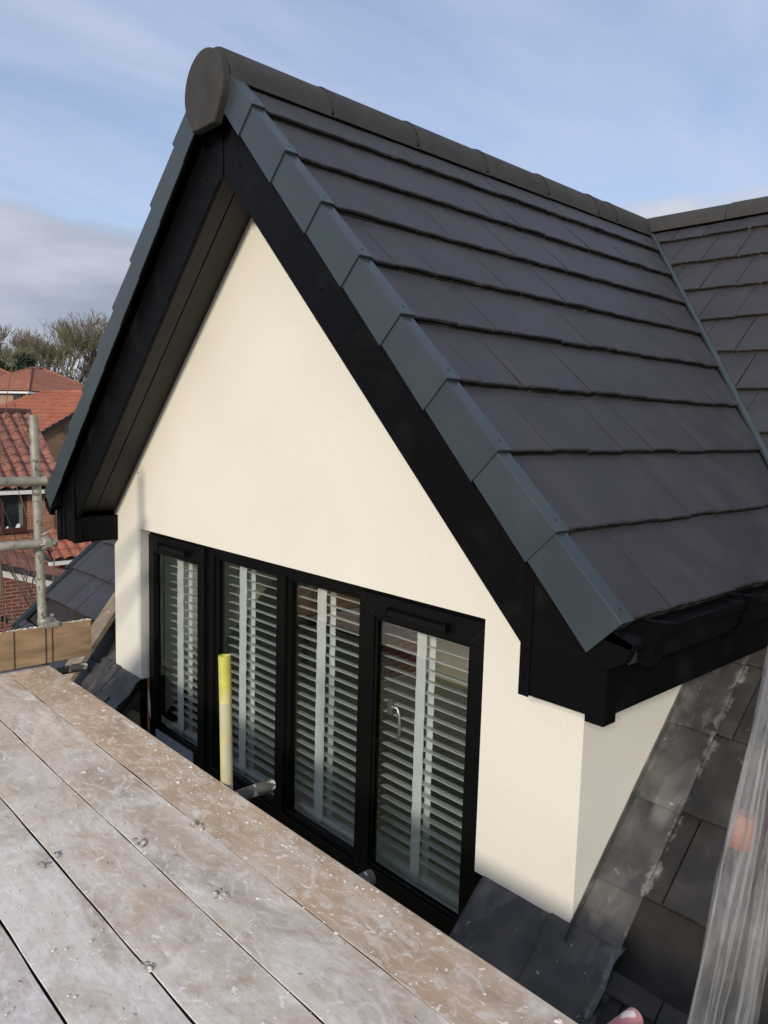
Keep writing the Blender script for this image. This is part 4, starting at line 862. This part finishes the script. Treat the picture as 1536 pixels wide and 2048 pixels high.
def leaves(mb,c,rad,n,sz,r,flat=1):
    for i in range(n):
        while 1:
            d=V((r.uniform(-1,1),r.uniform(-1,1),r.uniform(-1,1)))
            if .15<d.length<1: break
        p=V(c)+V((d.x*rad[0],d.y*rad[1],d.z*rad[2])); a=V((r.uniform(-1,1),r.uniform(-1,1),r.uniform(-1,1))).normalized()*sz*r.uniform(.6,1.3); b=a.cross(V((r.uniform(-1,1),r.uniform(-1,1),r.uniform(-1,1)))).normalized()*sz*.6
        mb.add([p-a,p-b*.7,p+a,p+b*.7],[(0,1,2,3)])
def atd(u,v,d):   # world direction helper used only to aim the row of far trees
    Rm=Euler(CE).to_matrix(); return CP+(Rm@V(((u-768)/1541.2,-(v-1024)/1541.2,-1)))*d
protos={}
def place_tree(seed,x,y,h,rot,lab,ivy=0,m='bark',spread=.5,tw=1.0,group='bare trees beyond the houses'):
    z=gh(x,y)-.2; T=thing('bare_tree',lab,'tree',(x,y,z),group)
    mb=bare_tree(seed,h,spread,6,tw*.42); Mz=Matrix.Rotation(rot,3,'Z')
    b=MB(); b.v=[Mz@p+V((x,y,z)) for p in mb.v]; b.f=mb.f; b.sm=mb.sm; b.build('branches',m,T)
    if ivy:
        r=random.Random(seed+5); l=MB()
        for k in range(ivy):
            t=k/ivy; leaves(l,(x+r.uniform(-.5,.5)*(.4+t),y+r.uniform(-.5,.5)*(.4+t),z+h*(.10+.52*t)),(.55,.55,.7),150,.11,r)
        l.build('ivy','ivy',T)
    return T
def conifer(seed,x,y,h,w,lab,m='conif'):
    z=gh(x,y)-.2; r=random.Random(seed); T=thing('conifer',lab,'tree',(x,y,z),'dark evergreens beyond the houses')
    t=MB(); t.tube([(x,y,z),(x,y,z+h*.95)],[.22,.04],6); t.build('trunk','bark',T); l=MB()
    for k in range(90):
        f=r.random()**.8; a=r.uniform(0,6.28); rr=w*(1-f)*r.uniform(.45,1.05)+.15
        leaves(l,(x+math.cos(a)*rr,y+math.sin(a)*rr,z+h*(.08+.9*f)),(.6,.6,.42),60,.13,r)
    l.build('crown',m,T); return T
TD=[(-60,66,8.4,'bare tree at the far left edge of the row',1,'bark',.52,2.6),
    (12,64,6.6,'mossy bare tree at the left edge above the far house roofs',2,'barkg',.55,2.4),
    (52,70,7.6,'leafless tree with thin pale twigs left of the gap in the row',0,'bark',.5,2.3),
    (100,72,6.6,'small bare tree in the gap of the row',0,'bark',.5,2.2),
    (150,68,10.2,'tallest bare tree with rounded crown, in the middle of the row',0,'bark',.56,2.2),
    (122,66,8.8,'ivy clad bare tree leaning beside the tallest one',4,'barkg',.42,2.3),
    (190,70,8.8,'bare tree with mossy trunk just left of the dormer verge',3,'barkg',.5,2.3),
    (228,70,8.4,'bare tree whose twigs peep past the dormer verge',2,'bark',.5,2.3)]
for i,(u,d,h,lab,ivy,m,sp,tw) in enumerate(TD):
    p=atd(u,760,d); place_tree(11+i*7,p.x,p.y,h*.98,i*1.3,lab,ivy,m,sp,tw)
for i,(u,d,h,w,lab) in enumerate([(50,62,5.9,1.7,'dark conifer with pointed top behind the left far roof'),(28,66,4.4,2.0,'broad dark evergreen left of the pointed conifer'),(92,66,3.6,2.2,'low dark evergreen bush in the gap of the trees'),(-10,62,5.2,2.6,'dark evergreen at the left edge of the photo'),(196,66,5.0,1.6,'brownish evergreen beside the dormer verge')]):
    p=atd(u,760,d); conifer(100+i,p.x,p.y,h,w,lab,'conif' if i<4 else 'ivy')
# scrubby wood behind, one mass
r=random.Random(3); l=MB()
for k in range(300):
    u=r.uniform(-140,330); d=r.uniform(76,92); p=atd(u,760,d); z=gh(p.x,p.y)+r.uniform(.2,3.6)
    leaves(l,(p.x,p.y,z),(1.6,1.6,1.2),90,.13,r)
tag(l.build('far_scrub','scrub',None),'brown leafless scrub filling the gaps behind the row of trees','scrub',kind='stuff')
# garden shrub and climbing twigs near the house
r=random.Random(9); x,y,z=-6.4,1.25,-4.3
T=thing('evergreen_shrub','dark leafy shrub below the scaffold rail at the left edge','shrub',(x,y,z)); l=MB()
for k in range(70): leaves(l,(x+r.uniform(-1.1,1.1),y+r.uniform(-.9,1.3),z+r.uniform(.2,2.05)),(.35,.35,.25),60,.06,r)
l.build('leaves','shrub',T); l=MB()
for k in range(9): l.tube([(x,y,z),(x+r.uniform(-.8,.8),y+r.uniform(-.7,.9),z+r.uniform(1.6,2.2))],[.02,.007],5)
l.build('stems','twig',T)
T=thing('bare_shrub','tall bare shrub with long thin twigs rising past the brick house','shrub',(-4.6,.75,-4.3)); l=MB(); r=random.Random(21)
def twig(p,d,L,rad,lv):
    pts=[p]; q=p.copy()
    for i in range(5): d=(d+V((r.uniform(-1,1),r.uniform(-1,1),r.uniform(-.3,.8)))*.11).normalized(); q=q+d*L/5; pts.append(q.copy())
    l.tube(pts,[max(.0042,rad*(1-.14*i)) for i in range(6)],5,cap=False)
    if lv<3:
        for k in range(3): st=r.choice(pts[2:]); twig(st,(d+V((r.uniform(-1,1),r.uniform(-1,1),.3))*.6).normalized(),L*.5,rad*.55,lv+1)
for k in range(7):
    a=V((-4.6+r.uniform(-.15,.15),.75+r.uniform(-.2,.2),-4.3)); twig(a,V((r.uniform(-.12,.12),r.uniform(-.13,.10),1)),r.uniform(2.7,3.7),.017,1)
l.build('twigs','twig',T)

# standard that the polythene is tied to, just outside the right edge
tubething((3.56,-.09,-1.35),(3.56,-.09,1.15),.0192,'galv','upright scaffold tube just beyond the right edge, holding the hanging polythene')
mb=MB(); mb.tube([(3.56,-.09,.70),(3.50,-.13,.735),(3.42,-.18,.745)],.006,6); mb.tube([(3.535,-.10,.69),(3.56,-.115,.70),(3.585,-.09,.70),(3.56,-.065,.70),(3.535,-.09,.70)],.006,6)
tag(mb.build('cord','orange',None),'orange cord tying the polythene to the upright at right','cord')
